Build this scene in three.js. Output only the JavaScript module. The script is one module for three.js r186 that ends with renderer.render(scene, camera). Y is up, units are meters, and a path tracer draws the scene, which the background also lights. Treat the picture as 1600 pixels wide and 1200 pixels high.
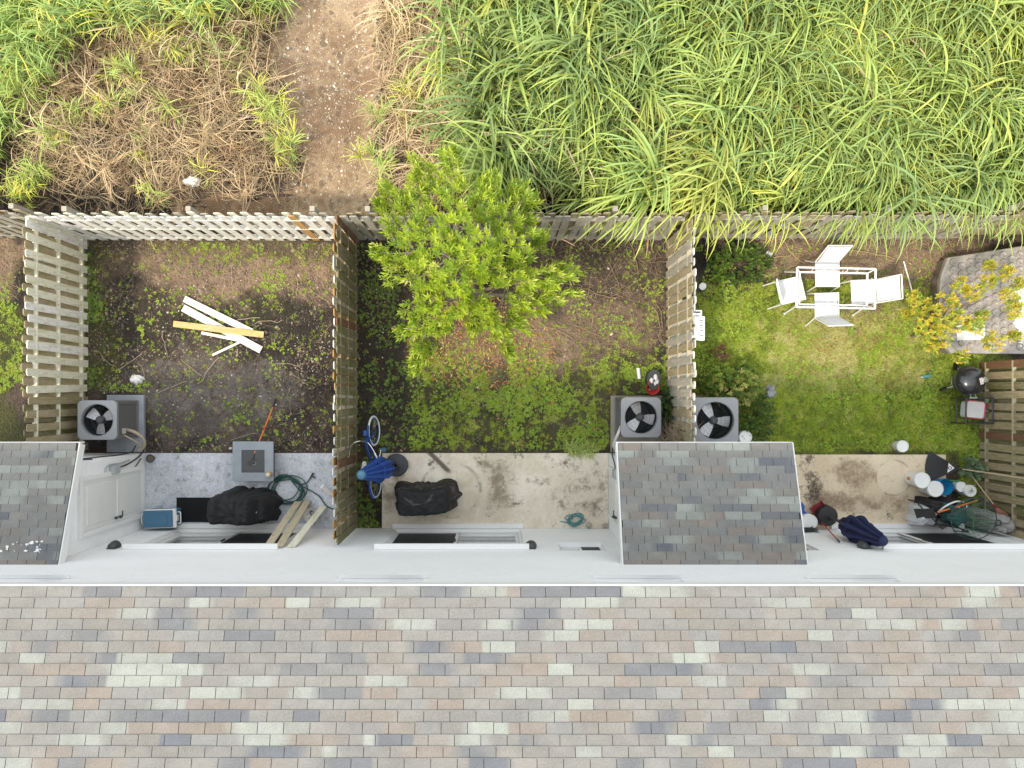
import * as THREE from 'three';
import { mergeGeometries } from 'three/addons/utils/BufferGeometryUtils.js';
import { RoundedBoxGeometry } from 'three/addons/geometries/RoundedBoxGeometry.js';

// ---------- camera, sky, sun, exposure ----------
const scene = new THREE.Scene();
const CAM_H = 14.1, FOC = 1080;
const camera = new THREE.PerspectiveCamera(2 * Math.atan(600 / FOC) * 180 / Math.PI, 4 / 3, 0.1, 900);
camera.position.set(0, CAM_H, 0); camera.up.set(0, 0, -1); camera.lookAt(0, 0, 0);
camera.setViewOffset(1600, 1200, 25, -22, 1600, 1200);
camera.updateProjectionMatrix(); camera.updateMatrixWorld();
const renderer = new THREE.WebGLRenderer({ antialias: true });
renderer.toneMapping = THREE.LinearToneMapping;
renderer.toneMappingExposure = 1.52;
renderer.shadowMap.enabled = true;
const SUN = new THREE.Vector3(-0.55, 1, 0.5).normalize();
const sun = new THREE.DirectionalLight(0xfff0da, 2.3);
sun.position.copy(SUN).multiplyScalar(40); sun.castShadow = true; sun.shadow.radius = 10;
Object.assign(sun.shadow.camera, { left: -16, right: 16, top: 16, bottom: -16, near: 1, far: 90 });
sun.shadow.mapSize.set(4096, 4096);
scene.add(sun, sun.target);

// ---------- noise ----------
function rng(s) { let a = s >>> 0; return () => { a = (a + 0x6D2B79F5) | 0; let t = Math.imul(a ^ (a >>> 15), 1 | a); t = (t + Math.imul(t ^ (t >>> 7), 61 | t)) ^ t; return ((t ^ (t >>> 14)) >>> 0) / 4294967296; }; }
function hash2(x, y) { let h = Math.imul(x, 374761393) + Math.imul(y, 668265263); h = Math.imul(h ^ (h >>> 13), 1274126177); return ((h ^ (h >>> 16)) >>> 0) / 4294967296; }
function vn(x, y, p = 0) {
  const xi = Math.floor(x), yi = Math.floor(y), fx = x - xi, fy = y - yi, u = fx * fx * (3 - 2 * fx), v = fy * fy * (3 - 2 * fy);
  const w = p ? (a) => ((a % p) + p) % p : (a) => a;
  const x0 = w(xi), x1 = w(xi + 1), y0 = w(yi), y1 = w(yi + 1);
  const a = hash2(x0, y0), b = hash2(x1, y0), c = hash2(x0, y1), d = hash2(x1, y1);
  return a + (b - a) * u + (c - a) * v + (a - b - c + d) * u * v;
}
function fbm(x, y, o = 4, p = 0) { let s = 0, a = 0.5, t = 0; for (let i = 0; i < o; i++) { s += a * vn(x + i * 17.3 * (p ? 0 : 1), y + i * 9.1 * (p ? 0 : 1), p); t += a; x *= 2; y *= 2; p *= 2; a *= 0.5; } return s / t; }
const clamp = (x, a = 0, b = 1) => Math.min(b, Math.max(a, x));
const ss = (a, b, x) => { const t = clamp((x - a) / (b - a)); return t * t * (3 - 2 * t); };
const lerp = (a, b, t) => a + (b - a) * t;
const mix3 = (a, b, t) => [lerp(a[0], b[0], t), lerp(a[1], b[1], t), lerp(a[2], b[2], t)];
const s2l = (c) => (c <= 0.04045 ? c / 12.92 : Math.pow((c + 0.055) / 1.055, 2.4));
const l2s = (c) => { c = clamp(c); return 255 * (c <= 0.0031308 ? c * 12.92 : 1.055 * Math.pow(c, 1 / 2.4) - 0.055); };
const alb = (r, g, b, k = 0.72) => [s2l(r / 255) * k, s2l(g / 255) * k, s2l(b / 255) * k];   // a colour as photographed in this light, as a base colour
const P = (px, py, h = 0) => new THREE.Vector3((px - 775) * (CAM_H - h) / FOC, h, (py - 622) * (CAM_H - h) / FOC);
const V = (x, y, z) => new THREE.Vector3(x, y, z);

// sky: thin bright cloud all over, brighter round the sun
{
  const W = 512, H = 256, d = new Float32Array(W * H * 4);
  for (let j = 0; j < H; j++) for (let i = 0; i < W; i++) {
    const ph = ((i + 0.5) / W - 0.5) * 2 * Math.PI, th = ((j + 0.5) / H - 0.5) * Math.PI;
    const x = Math.cos(th) * Math.cos(ph), y = Math.sin(th), z = Math.cos(th) * Math.sin(ph);
    let c;
    if (y > -0.02) {
      const q = 2.2 / (y + 0.35), cl = ss(0.3, 0.72, fbm(x * q + 40, z * q + 40, 5));
      const ang = Math.acos(clamp(x * SUN.x + y * SUN.y + z * SUN.z, -1, 1));
      const glow = 1.5 * Math.exp(-((ang / 0.42) ** 2)) + 0.28 * Math.exp(-ang / 0.9);
      c = mix3([0.78, 0.9, 1.06], [1.04, 1.05, 1.06], cl * 0.7 + 0.25).map((v, k) => v * (0.86 + 0.2 * (1 - y)) + glow * [1, 0.96, 0.88][k]);
    } else c = [0.3, 0.3, 0.24];
    d.set([...c, 1], (j * W + i) * 4);
  }
  const t = new THREE.DataTexture(d, W, H, THREE.RGBAFormat, THREE.FloatType);
  t.mapping = THREE.EquirectangularReflectionMapping; t.magFilter = t.minFilter = THREE.LinearFilter; t.wrapS = THREE.RepeatWrapping; t.needsUpdate = true;
  scene.background = t; scene.environment = t;
}

// ---------- textures ----------
function tex(w, h, fn, srgb = true, wrap = THREE.RepeatWrapping) {          // fn(u, v, i, j) gives linear rgb, or one number
  const d = new Uint8Array(w * h * 4);
  for (let j = 0; j < h; j++) for (let i = 0; i < w; i++) {
    const c = fn((i + 0.5) / w, (j + 0.5) / h, i, j), o = (j * w + i) * 4;
    if (typeof c === 'number') { d[o] = d[o + 1] = d[o + 2] = clamp(c) * 255; } else { d[o] = srgb ? l2s(c[0]) : c[0] * 255; d[o + 1] = srgb ? l2s(c[1]) : c[1] * 255; d[o + 2] = srgb ? l2s(c[2]) : c[2] * 255; }
    d[o + 3] = 255;
  }
  const t = new THREE.DataTexture(d, w, h); t.wrapS = t.wrapT = wrap; t.magFilter = THREE.LinearFilter; t.minFilter = THREE.LinearMipmapLinearFilter; t.generateMipmaps = true;
  if (srgb) t.colorSpace = THREE.SRGBColorSpace; t.needsUpdate = true; return t;
}
const rep = (t, x, y) => { const c = t.clone(); c.repeat.set(x, y); c.needsUpdate = true; return c; };
const roughNoise = tex(512, 512, (u, v) => 0.5 * fbm(u * 8, v * 8, 4, 8) + 0.5 * fbm(u * 64, v * 64, 3, 64), false);
const softNoise = tex(256, 256, (u, v) => fbm(u * 6, v * 6, 5, 6), false);
const fineNoise = tex(512, 512, (u, v, i, j) => 0.55 * hash2(i, j) + 0.45 * vn(u * 170, v * 170, 170), false);
const granule = tex(512, 512, (u, v, i, j) => { const n = 0.5 * hash2(i * 3 + 7, j * 5 + 1) + 0.5 * vn(u * 200, v * 200, 200), m = fbm(u * 7, v * 7, 3, 7); const k = 0.5 + 0.8 * n + 0.2 * (m - 0.5); return [k * 0.9, k * 0.895, k * 0.885]; });
const tintMap = (lo, hi, f = 6, seed = 0) => tex(256, 256, (u, v, i, j) => { const n = clamp(0.7 * fbm(u * f, v * f + seed, 5, seed ? 0 : f) + 0.3 * hash2(i + seed, j)); return mix3(lo, hi, n); });
function woodTex(seed, base, dark, algae, aAmt, chip, cAmt) {               // 0.28 m x 2 m of board: grain, knots, stain, green algae, worn paint
  return tex(256, 1024, (u, v) => {
    const wob = 0.03 * fbm(u * 3 + seed, v * 5, 2);
    let g = fbm((u + wob) * 46 + seed, v * 7, 3) * 0.6 + vn((u + wob) * 120 + seed, v * 16) * 0.4;
    let c = mix3(dark, base, ss(0.15, 0.7, g));
    for (let k = 0; k < 5; k++) { const kx = hash2(seed + k, 3), ky = hash2(seed + k, 9), dx = (u - kx) * 0.28, dy = (v - ky) * 2, r = Math.hypot(dx, dy * 0.6); if (r < 0.016) c = mix3(c, dark.map((q) => q * 0.55), 0.8 * (1 - ss(0.007, 0.016, r))); }
    const a = ss(0.42, 0.72, fbm(u * 5 + seed * 3, v * 9 + 5, 5)); c = mix3(c, algae, a * aAmt);
    if (cAmt) { const p = ss(0.6, 0.72, fbm(u * 9 + 31 + seed, v * 22, 5)); c = mix3(c, chip, p * cAmt); }
    return c;
  });
}
const wood = {
  white: woodTex(3, [0.8, 0.79, 0.75], [0.68, 0.66, 0.6], [0.55, 0.53, 0.38], 0.35, [0.4, 0.36, 0.29], 0.45),
  cream: woodTex(11, [0.76, 0.74, 0.61], [0.64, 0.62, 0.48], [0.52, 0.52, 0.27], 0.6, [0.4, 0.36, 0.24], 0.4),
  olive: woodTex(21, [0.23, 0.2, 0.11], [0.13, 0.11, 0.06], [0.12, 0.13, 0.035], 0.8, [0.3, 0.26, 0.18], 0.5),
  grey: woodTex(33, [0.42, 0.39, 0.33], [0.28, 0.26, 0.21], [0.25, 0.24, 0.14], 0.45, [0.5, 0.46, 0.39], 0.4),
  brown: woodTex(45, [0.38, 0.31, 0.2], [0.25, 0.2, 0.12], [0.23, 0.22, 0.08], 0.6, [0.46, 0.39, 0.27], 0.4),
  red: woodTex(57, [0.2, 0.1, 0.05], [0.12, 0.06, 0.03], [0.15, 0.1, 0.05], 0.4, [0.3, 0.2, 0.1], 0.3),
  tan: woodTex(61, [0.5, 0.3, 0.1], [0.38, 0.2, 0.06], [0.45, 0.3, 0.12], 0.4, [0.5, 0.36, 0.18], 0.4),
  bare: woodTex(71, [0.5, 0.44, 0.31], [0.38, 0.33, 0.22], [0.34, 0.32, 0.2], 0.3, [0.28, 0.23, 0.15], 0.3),
};
const grainBump = tex(128, 512, (u, v) => fbm(u * 32, v * 8, 3), false);
const std = (o) => new THREE.MeshStandardMaterial(o);
const lin = (r, g, b) => new THREE.Color().setRGB(r, g, b);
const WOOD = {}; for (const k in wood) WOOD[k] = std({ map: wood[k], bumpMap: grainBump, bumpScale: 0.002, roughness: 0.88 });
const plain = (c, r = 0.6, o = {}) => std({ color: lin(...c), roughness: r, ...o });
const worn = (c, r = 0.6, amt = 0.18, o = {}) => std({ map: tintMap(c.map((v) => v * (1 - amt)), c.map((v) => Math.min(1, v * (1 + amt))), o.f || 5, o.seed || 0), roughness: r, roughnessMap: null, bumpMap: softNoise, bumpScale: o.b ?? 0.001, metalness: o.metal || 0 });
const MAT = {
  stucco: std({ map: tex(512, 512, (u, v, i, j) => { const n = 0.6 * fbm(u * 5, v * 5, 5, 5) + 0.4 * fbm(u * 60, v * 60, 2, 60), g = ss(0.55, 0.8, vn(u * 70, v * 70, 70)) * ss(0.5, 0.75, fbm(u * 6, v * 6, 4, 6)); return mix3(mix3([0.8, 0.8, 0.795], [0.9, 0.9, 0.895], n), [0.58, 0.57, 0.53], 0.22 * g); }), bumpMap: fineNoise, bumpScale: 0.003, roughness: 0.92 }),
  trim: worn([0.8, 0.8, 0.78], 0.45, 0.05),
  shedDoor: worn([0.74, 0.74, 0.71], 0.4, 0.05),
  screen: std({ color: lin(0.014, 0.015, 0.018), roughness: 0.55, bumpMap: fineNoise, bumpScale: 0.0006 }),
  glass: new THREE.MeshPhysicalMaterial({ color: 0xffffff, transmission: 1, thickness: 0, roughness: 0.02, ior: 1.5 }),
  room: plain([0.22, 0.21, 0.2], 0.9),
  deck: plain([0.035, 0.033, 0.032], 0.95),
  shingle: std({ map: granule, vertexColors: true, roughness: 0.95, bumpMap: fineNoise, bumpScale: 0.0015 }),
  metalGrey: worn([0.36, 0.37, 0.39], 0.4, 0.08, { metal: 0.2 }),
  acTop: worn([0.27, 0.275, 0.285], 0.42, 0.1, { metal: 0.1 }),
  acBody: worn([0.15, 0.148, 0.145], 0.5, 0.15),
  blackPl: plain([0.018, 0.018, 0.02], 0.5),
  blackCloth: std({ map: tintMap([0.006, 0.006, 0.007], [0.02, 0.02, 0.022], 5, 3), roughness: 0.75, bumpMap: roughNoise, bumpScale: 0.006 }),
  dustyCloth: std({ map: tex(512, 512, (u, v, i, j) => { const n = fbm(u * 6, v * 6, 5), m = fbm(u * 20 + 9, v * 20, 4); return mix3([0.009, 0.009, 0.01], [0.11, 0.1, 0.09], ss(0.48, 0.8, n) * ss(0.3, 0.7, m)); }), roughness: 0.8, bumpMap: roughNoise, bumpScale: 0.006 }),
  mat: std({ color: lin(0.007, 0.007, 0.008), roughness: 0.95, bumpMap: fineNoise, bumpScale: 0.004 }),
  alu: plain([0.5, 0.5, 0.51], 0.35, { metalness: 0.35 }),
  whitePl: worn([0.78, 0.78, 0.76], 0.42, 0.06),
  dirtyWhite: worn([0.62, 0.62, 0.6], 0.5, 0.16),
  sling: std({ map: tex(256, 256, (u, v, i, j) => { const k = 0.9 + 0.1 * ((i + j) % 2) - 0.16 * ss(0.5, 0.8, fbm(u * 4, v * 4, 4, 4)); return [0.76 * k, 0.77 * k, 0.77 * k]; }), roughness: 0.7 }),
  whiteMetal: worn([0.78, 0.78, 0.77], 0.4, 0.06),
  concPad: std({ map: tex(256, 256, (u, v, i, j) => mix3([0.22, 0.2, 0.15], [0.42, 0.39, 0.31], clamp(0.75 * fbm(u * 5, v * 5, 5) + 0.25 * hash2(i, j)))), bumpMap: roughNoise, bumpScale: 0.004, roughness: 0.92 }),
  bluePad: std({ map: tex(256, 256, (u, v, i, j) => mix3([0.24, 0.26, 0.29], [0.4, 0.42, 0.45], clamp(0.75 * fbm(u * 5, v * 5, 5) + 0.25 * hash2(i, j)))), bumpMap: roughNoise, bumpScale: 0.003, roughness: 0.85 }),
  blue: worn([0.02, 0.075, 0.3], 0.4, 0.2), navy: std({ map: tintMap([0.008, 0.012, 0.055], [0.017, 0.026, 0.095], 8, 5), roughness: 0.8, bumpMap: roughNoise, bumpScale: 0.003 }),
  blueCloth: std({ map: tintMap([0.012, 0.05, 0.24], [0.025, 0.09, 0.36], 8, 7), roughness: 0.75, bumpMap: roughNoise, bumpScale: 0.003 }),
  coolerBlue: worn([0.06, 0.17, 0.27], 0.45, 0.12), slate: worn([0.055, 0.06, 0.07], 0.55, 0.15),
  orange: worn([0.6, 0.17, 0.03], 0.45, 0.18), red: worn([0.5, 0.035, 0.03], 0.4, 0.15), wine: worn([0.22, 0.02, 0.03], 0.45, 0.15),
  rubber: plain([0.022, 0.022, 0.022], 0.7), darkMetal: worn([0.05, 0.052, 0.055], 0.45, 0.2), chrome: plain([0.75, 0.75, 0.75], 0.18, { metalness: 1 }),
  hose: worn([0.012, 0.07, 0.06], 0.45, 0.25), teal: worn([0.08, 0.26, 0.28], 0.7, 0.25), enamel: new THREE.MeshPhysicalMaterial({ color: lin(0.012, 0.013, 0.016), roughness: 0.28, clearcoat: 0.7, clearcoatRoughness: 0.15, bumpMap: softNoise, bumpScale: 0.0006 }),
  insul: worn([0.42, 0.36, 0.26], 0.8, 0.2), cable: plain([0.03, 0.03, 0.032], 0.6), boxGrey: worn([0.38, 0.41, 0.42], 0.5, 0.1),
  greyTarp: std({ map: tintMap([0.24, 0.235, 0.22], [0.42, 0.41, 0.39], 6, 9), roughness: 0.85, bumpMap: roughNoise, bumpScale: 0.012 }),
  stick: worn([0.5, 0.41, 0.27], 0.7, 0.15), broom: worn([0.32, 0.15, 0.09], 0.9, 0.2), netGreen: plain([0.03, 0.22, 0.13], 0.6), ltGreen: worn([0.1, 0.35, 0.1], 0.5, 0.15),
  lightBlue: worn([0.02, 0.25, 0.5], 0.4, 0.15), pinkPl: worn([0.5, 0.08, 0.12], 0.45, 0.15), stone: worn([0.4, 0.37, 0.3], 0.9, 0.2, { b: 0.01 }), plasticBag: worn([0.6, 0.62, 0.64], 0.35, 0.15, { b: 0.02 }),
  bark: std({ map: tintMap([0.1, 0.08, 0.06], [0.24, 0.2, 0.15], 10, 4), roughness: 0.95, bumpMap: roughNoise, bumpScale: 0.015 }),
  quilt: std({ map: tintMap([0.2, 0.175, 0.15], [0.44, 0.41, 0.37], 14, 13), roughness: 0.55, bumpMap: softNoise, bumpScale: 0.004 }),
  yellowPl: worn([0.5, 0.36, 0.1], 0.5, 0.2), sticker: tex(64, 64, (u, v, i, j) => (j % 9 < 3 && u > 0.12 && u < 0.88 && hash2(i >> 1, j) > 0.35 ? [0.15, 0.13, 0.13] : [0.6, 0.55, 0.52])),
};
MAT.label = std({ map: MAT.sticker, roughness: 0.5 }); delete MAT.sticker;
const leafMat = (r = 0.7, t = 0.3) => new THREE.MeshPhysicalMaterial({ vertexColors: true, roughness: r, transmission: t, thickness: 0, side: THREE.DoubleSide });
const GRASS = std({ vertexColors: true, roughness: 0.55, side: THREE.DoubleSide }), LEAF = leafMat(0.5, 0.25), DRY = std({ vertexColors: true, roughness: 0.8, side: THREE.DoubleSide });

// ---------- geometry helpers ----------
const nm = new Map();
function numbered(n) { const k = nm.get(n) || 0; nm.set(n, k + 1); return k ? `${n}_${String(k).padStart(3, '0')}` : n; }
function thing(name, label, category, p = [0, 0, 0], turn = 0, group) {
  const o = new THREE.Group(); o.name = numbered(name); o.position.set(...(p.isVector3 ? p.toArray() : p)); o.rotation.y = turn; o.userData = { label, category }; if (group) o.userData.group = group; scene.add(o); return o;
}
function clean(g) { g = g.index ? g.toNonIndexed() : g; for (const k of Object.keys(g.attributes)) if (!['position', 'normal', 'uv'].includes(k)) g.deleteAttribute(k); if (!g.attributes.normal) g.computeVertexNormals(); if (!g.attributes.uv) g.setAttribute('uv', new THREE.BufferAttribute(new Float32Array(g.attributes.position.count * 2), 2)); return g; }
function mesh(name, geos, mat, parent) {
  const list = Array.isArray(geos) ? geos : [geos], g = list.length > 1 ? mergeGeometries(list.map(clean)) : list[0];
  const m = new THREE.Mesh(g, mat); m.name = name; m.castShadow = m.receiveShadow = true; (parent || scene).add(m); return m;
}
function solo(name, geos, mat, label, category, group) { const m = mesh(numbered(name), geos, mat); m.userData = { label, category }; if (group) m.userData.group = group; return m; }
function struct(name, geos, mat) { const m = mesh(name, geos, mat); m.userData = { kind: 'structure' }; return m; }
function tf(g, x = 0, y = 0, z = 0, rx = 0, ry = 0, rz = 0) { const m = new THREE.Matrix4().makeRotationFromEuler(new THREE.Euler(rx, ry, rz)); m.setPosition(x, y, z); g.applyMatrix4(m); return g; }
const box = (w, h, d, ...t) => tf(new THREE.BoxGeometry(w, h, d), ...t);
const rbox = (w, h, d, r, ...t) => tf(new RoundedBoxGeometry(w, h, d, 2, r), ...t);
const cyl = (a, b, h, ...t) => tf(new THREE.CylinderGeometry(a, b, h, 28), ...t);
const sph = (r, ...t) => tf(new THREE.SphereGeometry(r, 18, 12), ...t);
const lathe = (pts, ...t) => tf(new THREE.LatheGeometry(pts.map((p) => new THREE.Vector2(p[0], p[1])), 32), ...t);
const tube = (pts, r, seg = 48, rs = 7, closed = false) => new THREE.TubeGeometry(new THREE.CatmullRomCurve3(pts.map((p) => (p.isVector3 ? p : V(...p))), closed), seg, r, rs, closed);
function bar(a, b, r, r2 = r, rs = 8) {
  a = a.isVector3 ? a : V(...a); b = b.isVector3 ? b : V(...b); const d = b.clone().sub(a), g = new THREE.CylinderGeometry(r2, r, d.length(), rs);
  g.applyQuaternion(new THREE.Quaternion().setFromUnitVectors(V(0, 1, 0), d.clone().normalize())); g.translate((a.x + b.x) / 2, (a.y + b.y) / 2, (a.z + b.z) / 2); return g;
}
function beam(a, b, w, t, up = V(0, 1, 0)) {                                   // a plank from a to b, w wide, t thick
  a = a.isVector3 ? a : V(...a); b = b.isVector3 ? b : V(...b); const d = b.clone().sub(a), L = d.length(), y = d.clone().normalize(), x = new THREE.Vector3().crossVectors(y, up).normalize(), z = new THREE.Vector3().crossVectors(x, y);
  const g = new THREE.BoxGeometry(w, L, t); for (let i = 0, u = g.attributes.uv, p = g.attributes.position; i < u.count; i++) u.setXY(i, (p.getX(i) + p.getZ(i) * 0.5) / 0.28 + a.x * 3.1, p.getY(i) / 2 + a.z * 1.7);
  g.applyMatrix4(new THREE.Matrix4().makeBasis(x, y, z)); g.translate((a.x + b.x) / 2, (a.y + b.y) / 2, (a.z + b.z) / 2); return g;
}
function rrShape(w, h, r) { const s = new THREE.Shape(), x = -w / 2, y = -h / 2; s.moveTo(x + r, y); s.lineTo(x + w - r, y); s.absarc(x + w - r, y + r, r, -Math.PI / 2, 0); s.lineTo(x + w, y + h - r); s.absarc(x + w - r, y + h - r, r, 0, Math.PI / 2); s.lineTo(x + r, y + h); s.absarc(x + r, y + h - r, r, Math.PI / 2, Math.PI); s.lineTo(x, y + r); s.absarc(x + r, y + r, r, Math.PI, Math.PI * 1.5); return s; }
const ext = (s, d, bevel = 0, ...t) => tf(new THREE.ExtrudeGeometry(s, { depth: d, bevelEnabled: bevel > 0, bevelSize: bevel, bevelThickness: bevel, bevelSegments: 2, curveSegments: 20 }), ...t);
function planar(g, k = 1, ox = 0, oz = 0, kz = k) { const p = g.attributes.position, u = g.attributes.uv; for (let i = 0; i < p.count; i++) u.setXY(i, p.getX(i) * k + ox, p.getZ(i) * kz + oz); return g; }
function wallUV(g) { const p = g.attributes.position, u = g.attributes.uv; for (let i = 0; i < p.count; i++) u.setXY(i, (p.getX(i) + p.getZ(i)) / 1.7, p.getY(i) / 1.7); return g; }
class GB {                                                                      // free-form triangles with a colour per vertex
  constructor() { this.p = []; this.c = []; this.i = []; }
  v(x, y, z, c) { this.p.push(x, y, z); this.c.push(c[0], c[1], c[2]); return this.p.length / 3 - 1; }
  t(a, b, c) { this.i.push(a, b, c); }
  build() { const g = new THREE.BufferGeometry(); g.setAttribute('position', new THREE.Float32BufferAttribute(this.p, 3)); g.setAttribute('color', new THREE.Float32BufferAttribute(this.c, 3)); g.setIndex(this.i); g.computeVertexNormals(); return g; }
  blade(o, az, el, len, w, droop, segs, c0, c1, fold = 0.25, twist = 0) {       // arching folded blade
    let x = o[0], y = o[1], z = o[2], e = el, a = az; const st = len / segs; let prev = null;
    for (let k = 0; k <= segs; k++) {
      const t = k / segs, hw = w * 0.5 * (k === segs ? 0.04 : Math.min(1, 0.45 + 2.4 * t) * Math.pow(1 - t, 0.55)), sx = -Math.sin(a), sz = Math.cos(a), c = mix3(c0, c1, Math.max(0, (t - 0.55) / 0.45)), rib = c.map((q) => q * 1.18), f = hw * fold;
      const A = this.v(x + sx * hw, y + f, z + sz * hw, c), B = this.v(x, y - f * 0.5, z, rib), C = this.v(x - sx * hw, y + f, z - sz * hw, c);
      if (prev) { this.t(prev[0], prev[1], A); this.t(prev[1], B, A); this.t(prev[1], prev[2], B); this.t(prev[2], C, B); }
      prev = [A, B, C];
      x += Math.cos(e) * Math.cos(a) * st; z += Math.cos(e) * Math.sin(a) * st; y += Math.sin(e) * st; e -= droop / segs * (0.5 + t); a += twist / segs;
    }
  }
  leaf(o, d, len, w, c, up) {                                                   // lance-shaped folded leaf
    const s = new THREE.Vector3().crossVectors(d, up).normalize(), n = new THREE.Vector3().crossVectors(s, d), q = (t, k, h) => this.v(o.x + d.x * len * t + s.x * k + n.x * h, o.y + d.y * len * t + s.y * k + n.y * h, o.z + d.z * len * t + s.z * k + n.z * h, h < 0 ? c.map((x) => x * 1.12) : c);
    const b = q(0, 0, 0), l = q(0.45, w / 2, w * 0.12), m = q(0.48, 0, -w * 0.1), r = q(0.45, -w / 2, w * 0.12), e = q(1, 0, -len * 0.08);
    this.t(b, m, l); this.t(b, r, m); this.t(l, m, e); this.t(m, r, e);
  }
  tube(pts, r0, r1, c, n = 5) { let prev = null; for (let k = 0; k < pts.length; k++) { const t = k / (pts.length - 1), r = lerp(r0, r1, t), d = pts[Math.min(k + 1, pts.length - 1)].clone().sub(pts[Math.max(0, k - 1)]).normalize(), a = new THREE.Vector3().crossVectors(d, Math.abs(d.y) > 0.9 ? V(1, 0, 0) : V(0, 1, 0)).normalize(), b = new THREE.Vector3().crossVectors(d, a), ring = []; for (let j = 0; j < n; j++) { const q = j / n * Math.PI * 2; ring.push(this.v(pts[k].x + r * (a.x * Math.cos(q) + b.x * Math.sin(q)), pts[k].y + r * (a.y * Math.cos(q) + b.y * Math.sin(q)), pts[k].z + r * (a.z * Math.cos(q) + b.z * Math.sin(q)), c)); } if (prev) for (let j = 0; j < n; j++) { const j2 = (j + 1) % n; this.t(prev[j], ring[j], prev[j2]); this.t(prev[j2], ring[j], ring[j2]); } prev = ring; } }
}
function instances(name, label, category, geos, mat, lists, partName) {        // uncountable stuff: one object
  const o = new THREE.Group(); o.name = numbered(name); o.userData = { label, category, kind: 'stuff' }; scene.add(o);
  const d = new THREE.Object3D(), col = new THREE.Color(), per = geos.map(() => []); lists.forEach((l, i) => per[l.v ?? i % geos.length].push(l));
  geos.forEach((g, k) => { const L = per[k]; if (!L.length) return; const im = new THREE.InstancedMesh(g, mat, L.length); L.forEach((l, i) => { d.position.set(l.x, l.y, l.z); d.rotation.set(l.rx || 0, l.ry || 0, l.rz || 0, 'YXZ'); if (l.q) d.quaternion.copy(l.q); d.scale.set(l.s, l.sy ?? l.s, l.s); d.updateMatrix(); im.setMatrixAt(i, d.matrix); im.setColorAt(i, col.setRGB(...(l.c || [1, 1, 1]))); }); im.name = partName; im.castShadow = im.receiveShadow = true; im.userData = { kind: 'stuff' }; o.add(im); });
  return o;
}
// ---------- ground ----------
const GX = (X) => 775 + X * FOC / CAM_H, GY = (Z) => 622 + Z * FOC / CAM_H;     // metres to plan units used for the ground cover
const bx = (x, y, x0, x1, y0, y1, s = 25) => ss(x0 - s, x0 + s, x) * (1 - ss(x1 - s, x1 + s, x)) * ss(y0 - s, y0 + s, y) * (1 - ss(y1 - s, y1 + s, y));
const el = (x, y, cx, cy, rx, ry, s = 0.4) => 1 - ss(1 - s, 1 + s, Math.hypot((x - cx) / rx, (y - cy) / ry));
const YARD1 = [137, 520, 373, 709], YARD2 = [560, 1042, 373, 709], YARD3 = [1046, 1528, 375, 712];
const pathL = (y) => 432 + 40 * ss(60, 330, y) - 190 * ss(292, 330, y) + 12 * Math.sin(y * 0.05) + 9 * Math.sin(y * 0.17 + 1), pathR = (y) => 592 - 12 * ss(200, 330, y) + 8 * Math.sin(y * 0.043 + 2) + 6 * Math.sin(y * 0.15);
function mound(x, y) { return 0.62 * el(x, y, 270, 200, 240, 145, 0.5) + 0.25 * bx(x, y, 590, 720, -80, 330, 30); }
function groundH(X, Z) { const x = GX(X), y = GY(Z); let h = 0.022 * (fbm(X * 1.6 + 50, Z * 1.6 + 50, 3) - 0.5); if (y < 365) h += mound(x, y) * (1 - ss(330, 362, y)) * (0.7 + 0.6 * fbm(X * 1.3 + 9, Z * 1.3, 3)); return h; }
const SOIL = { dark: alb(58, 52, 48), brown: alb(102, 88, 76), tan: alb(168, 143, 119), grey: alb(142, 135, 128), moss: alb(84, 88, 42), lawn: alb(120, 136, 40), dry: alb(178, 162, 92), leaf: alb(168, 118, 80) };
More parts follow.
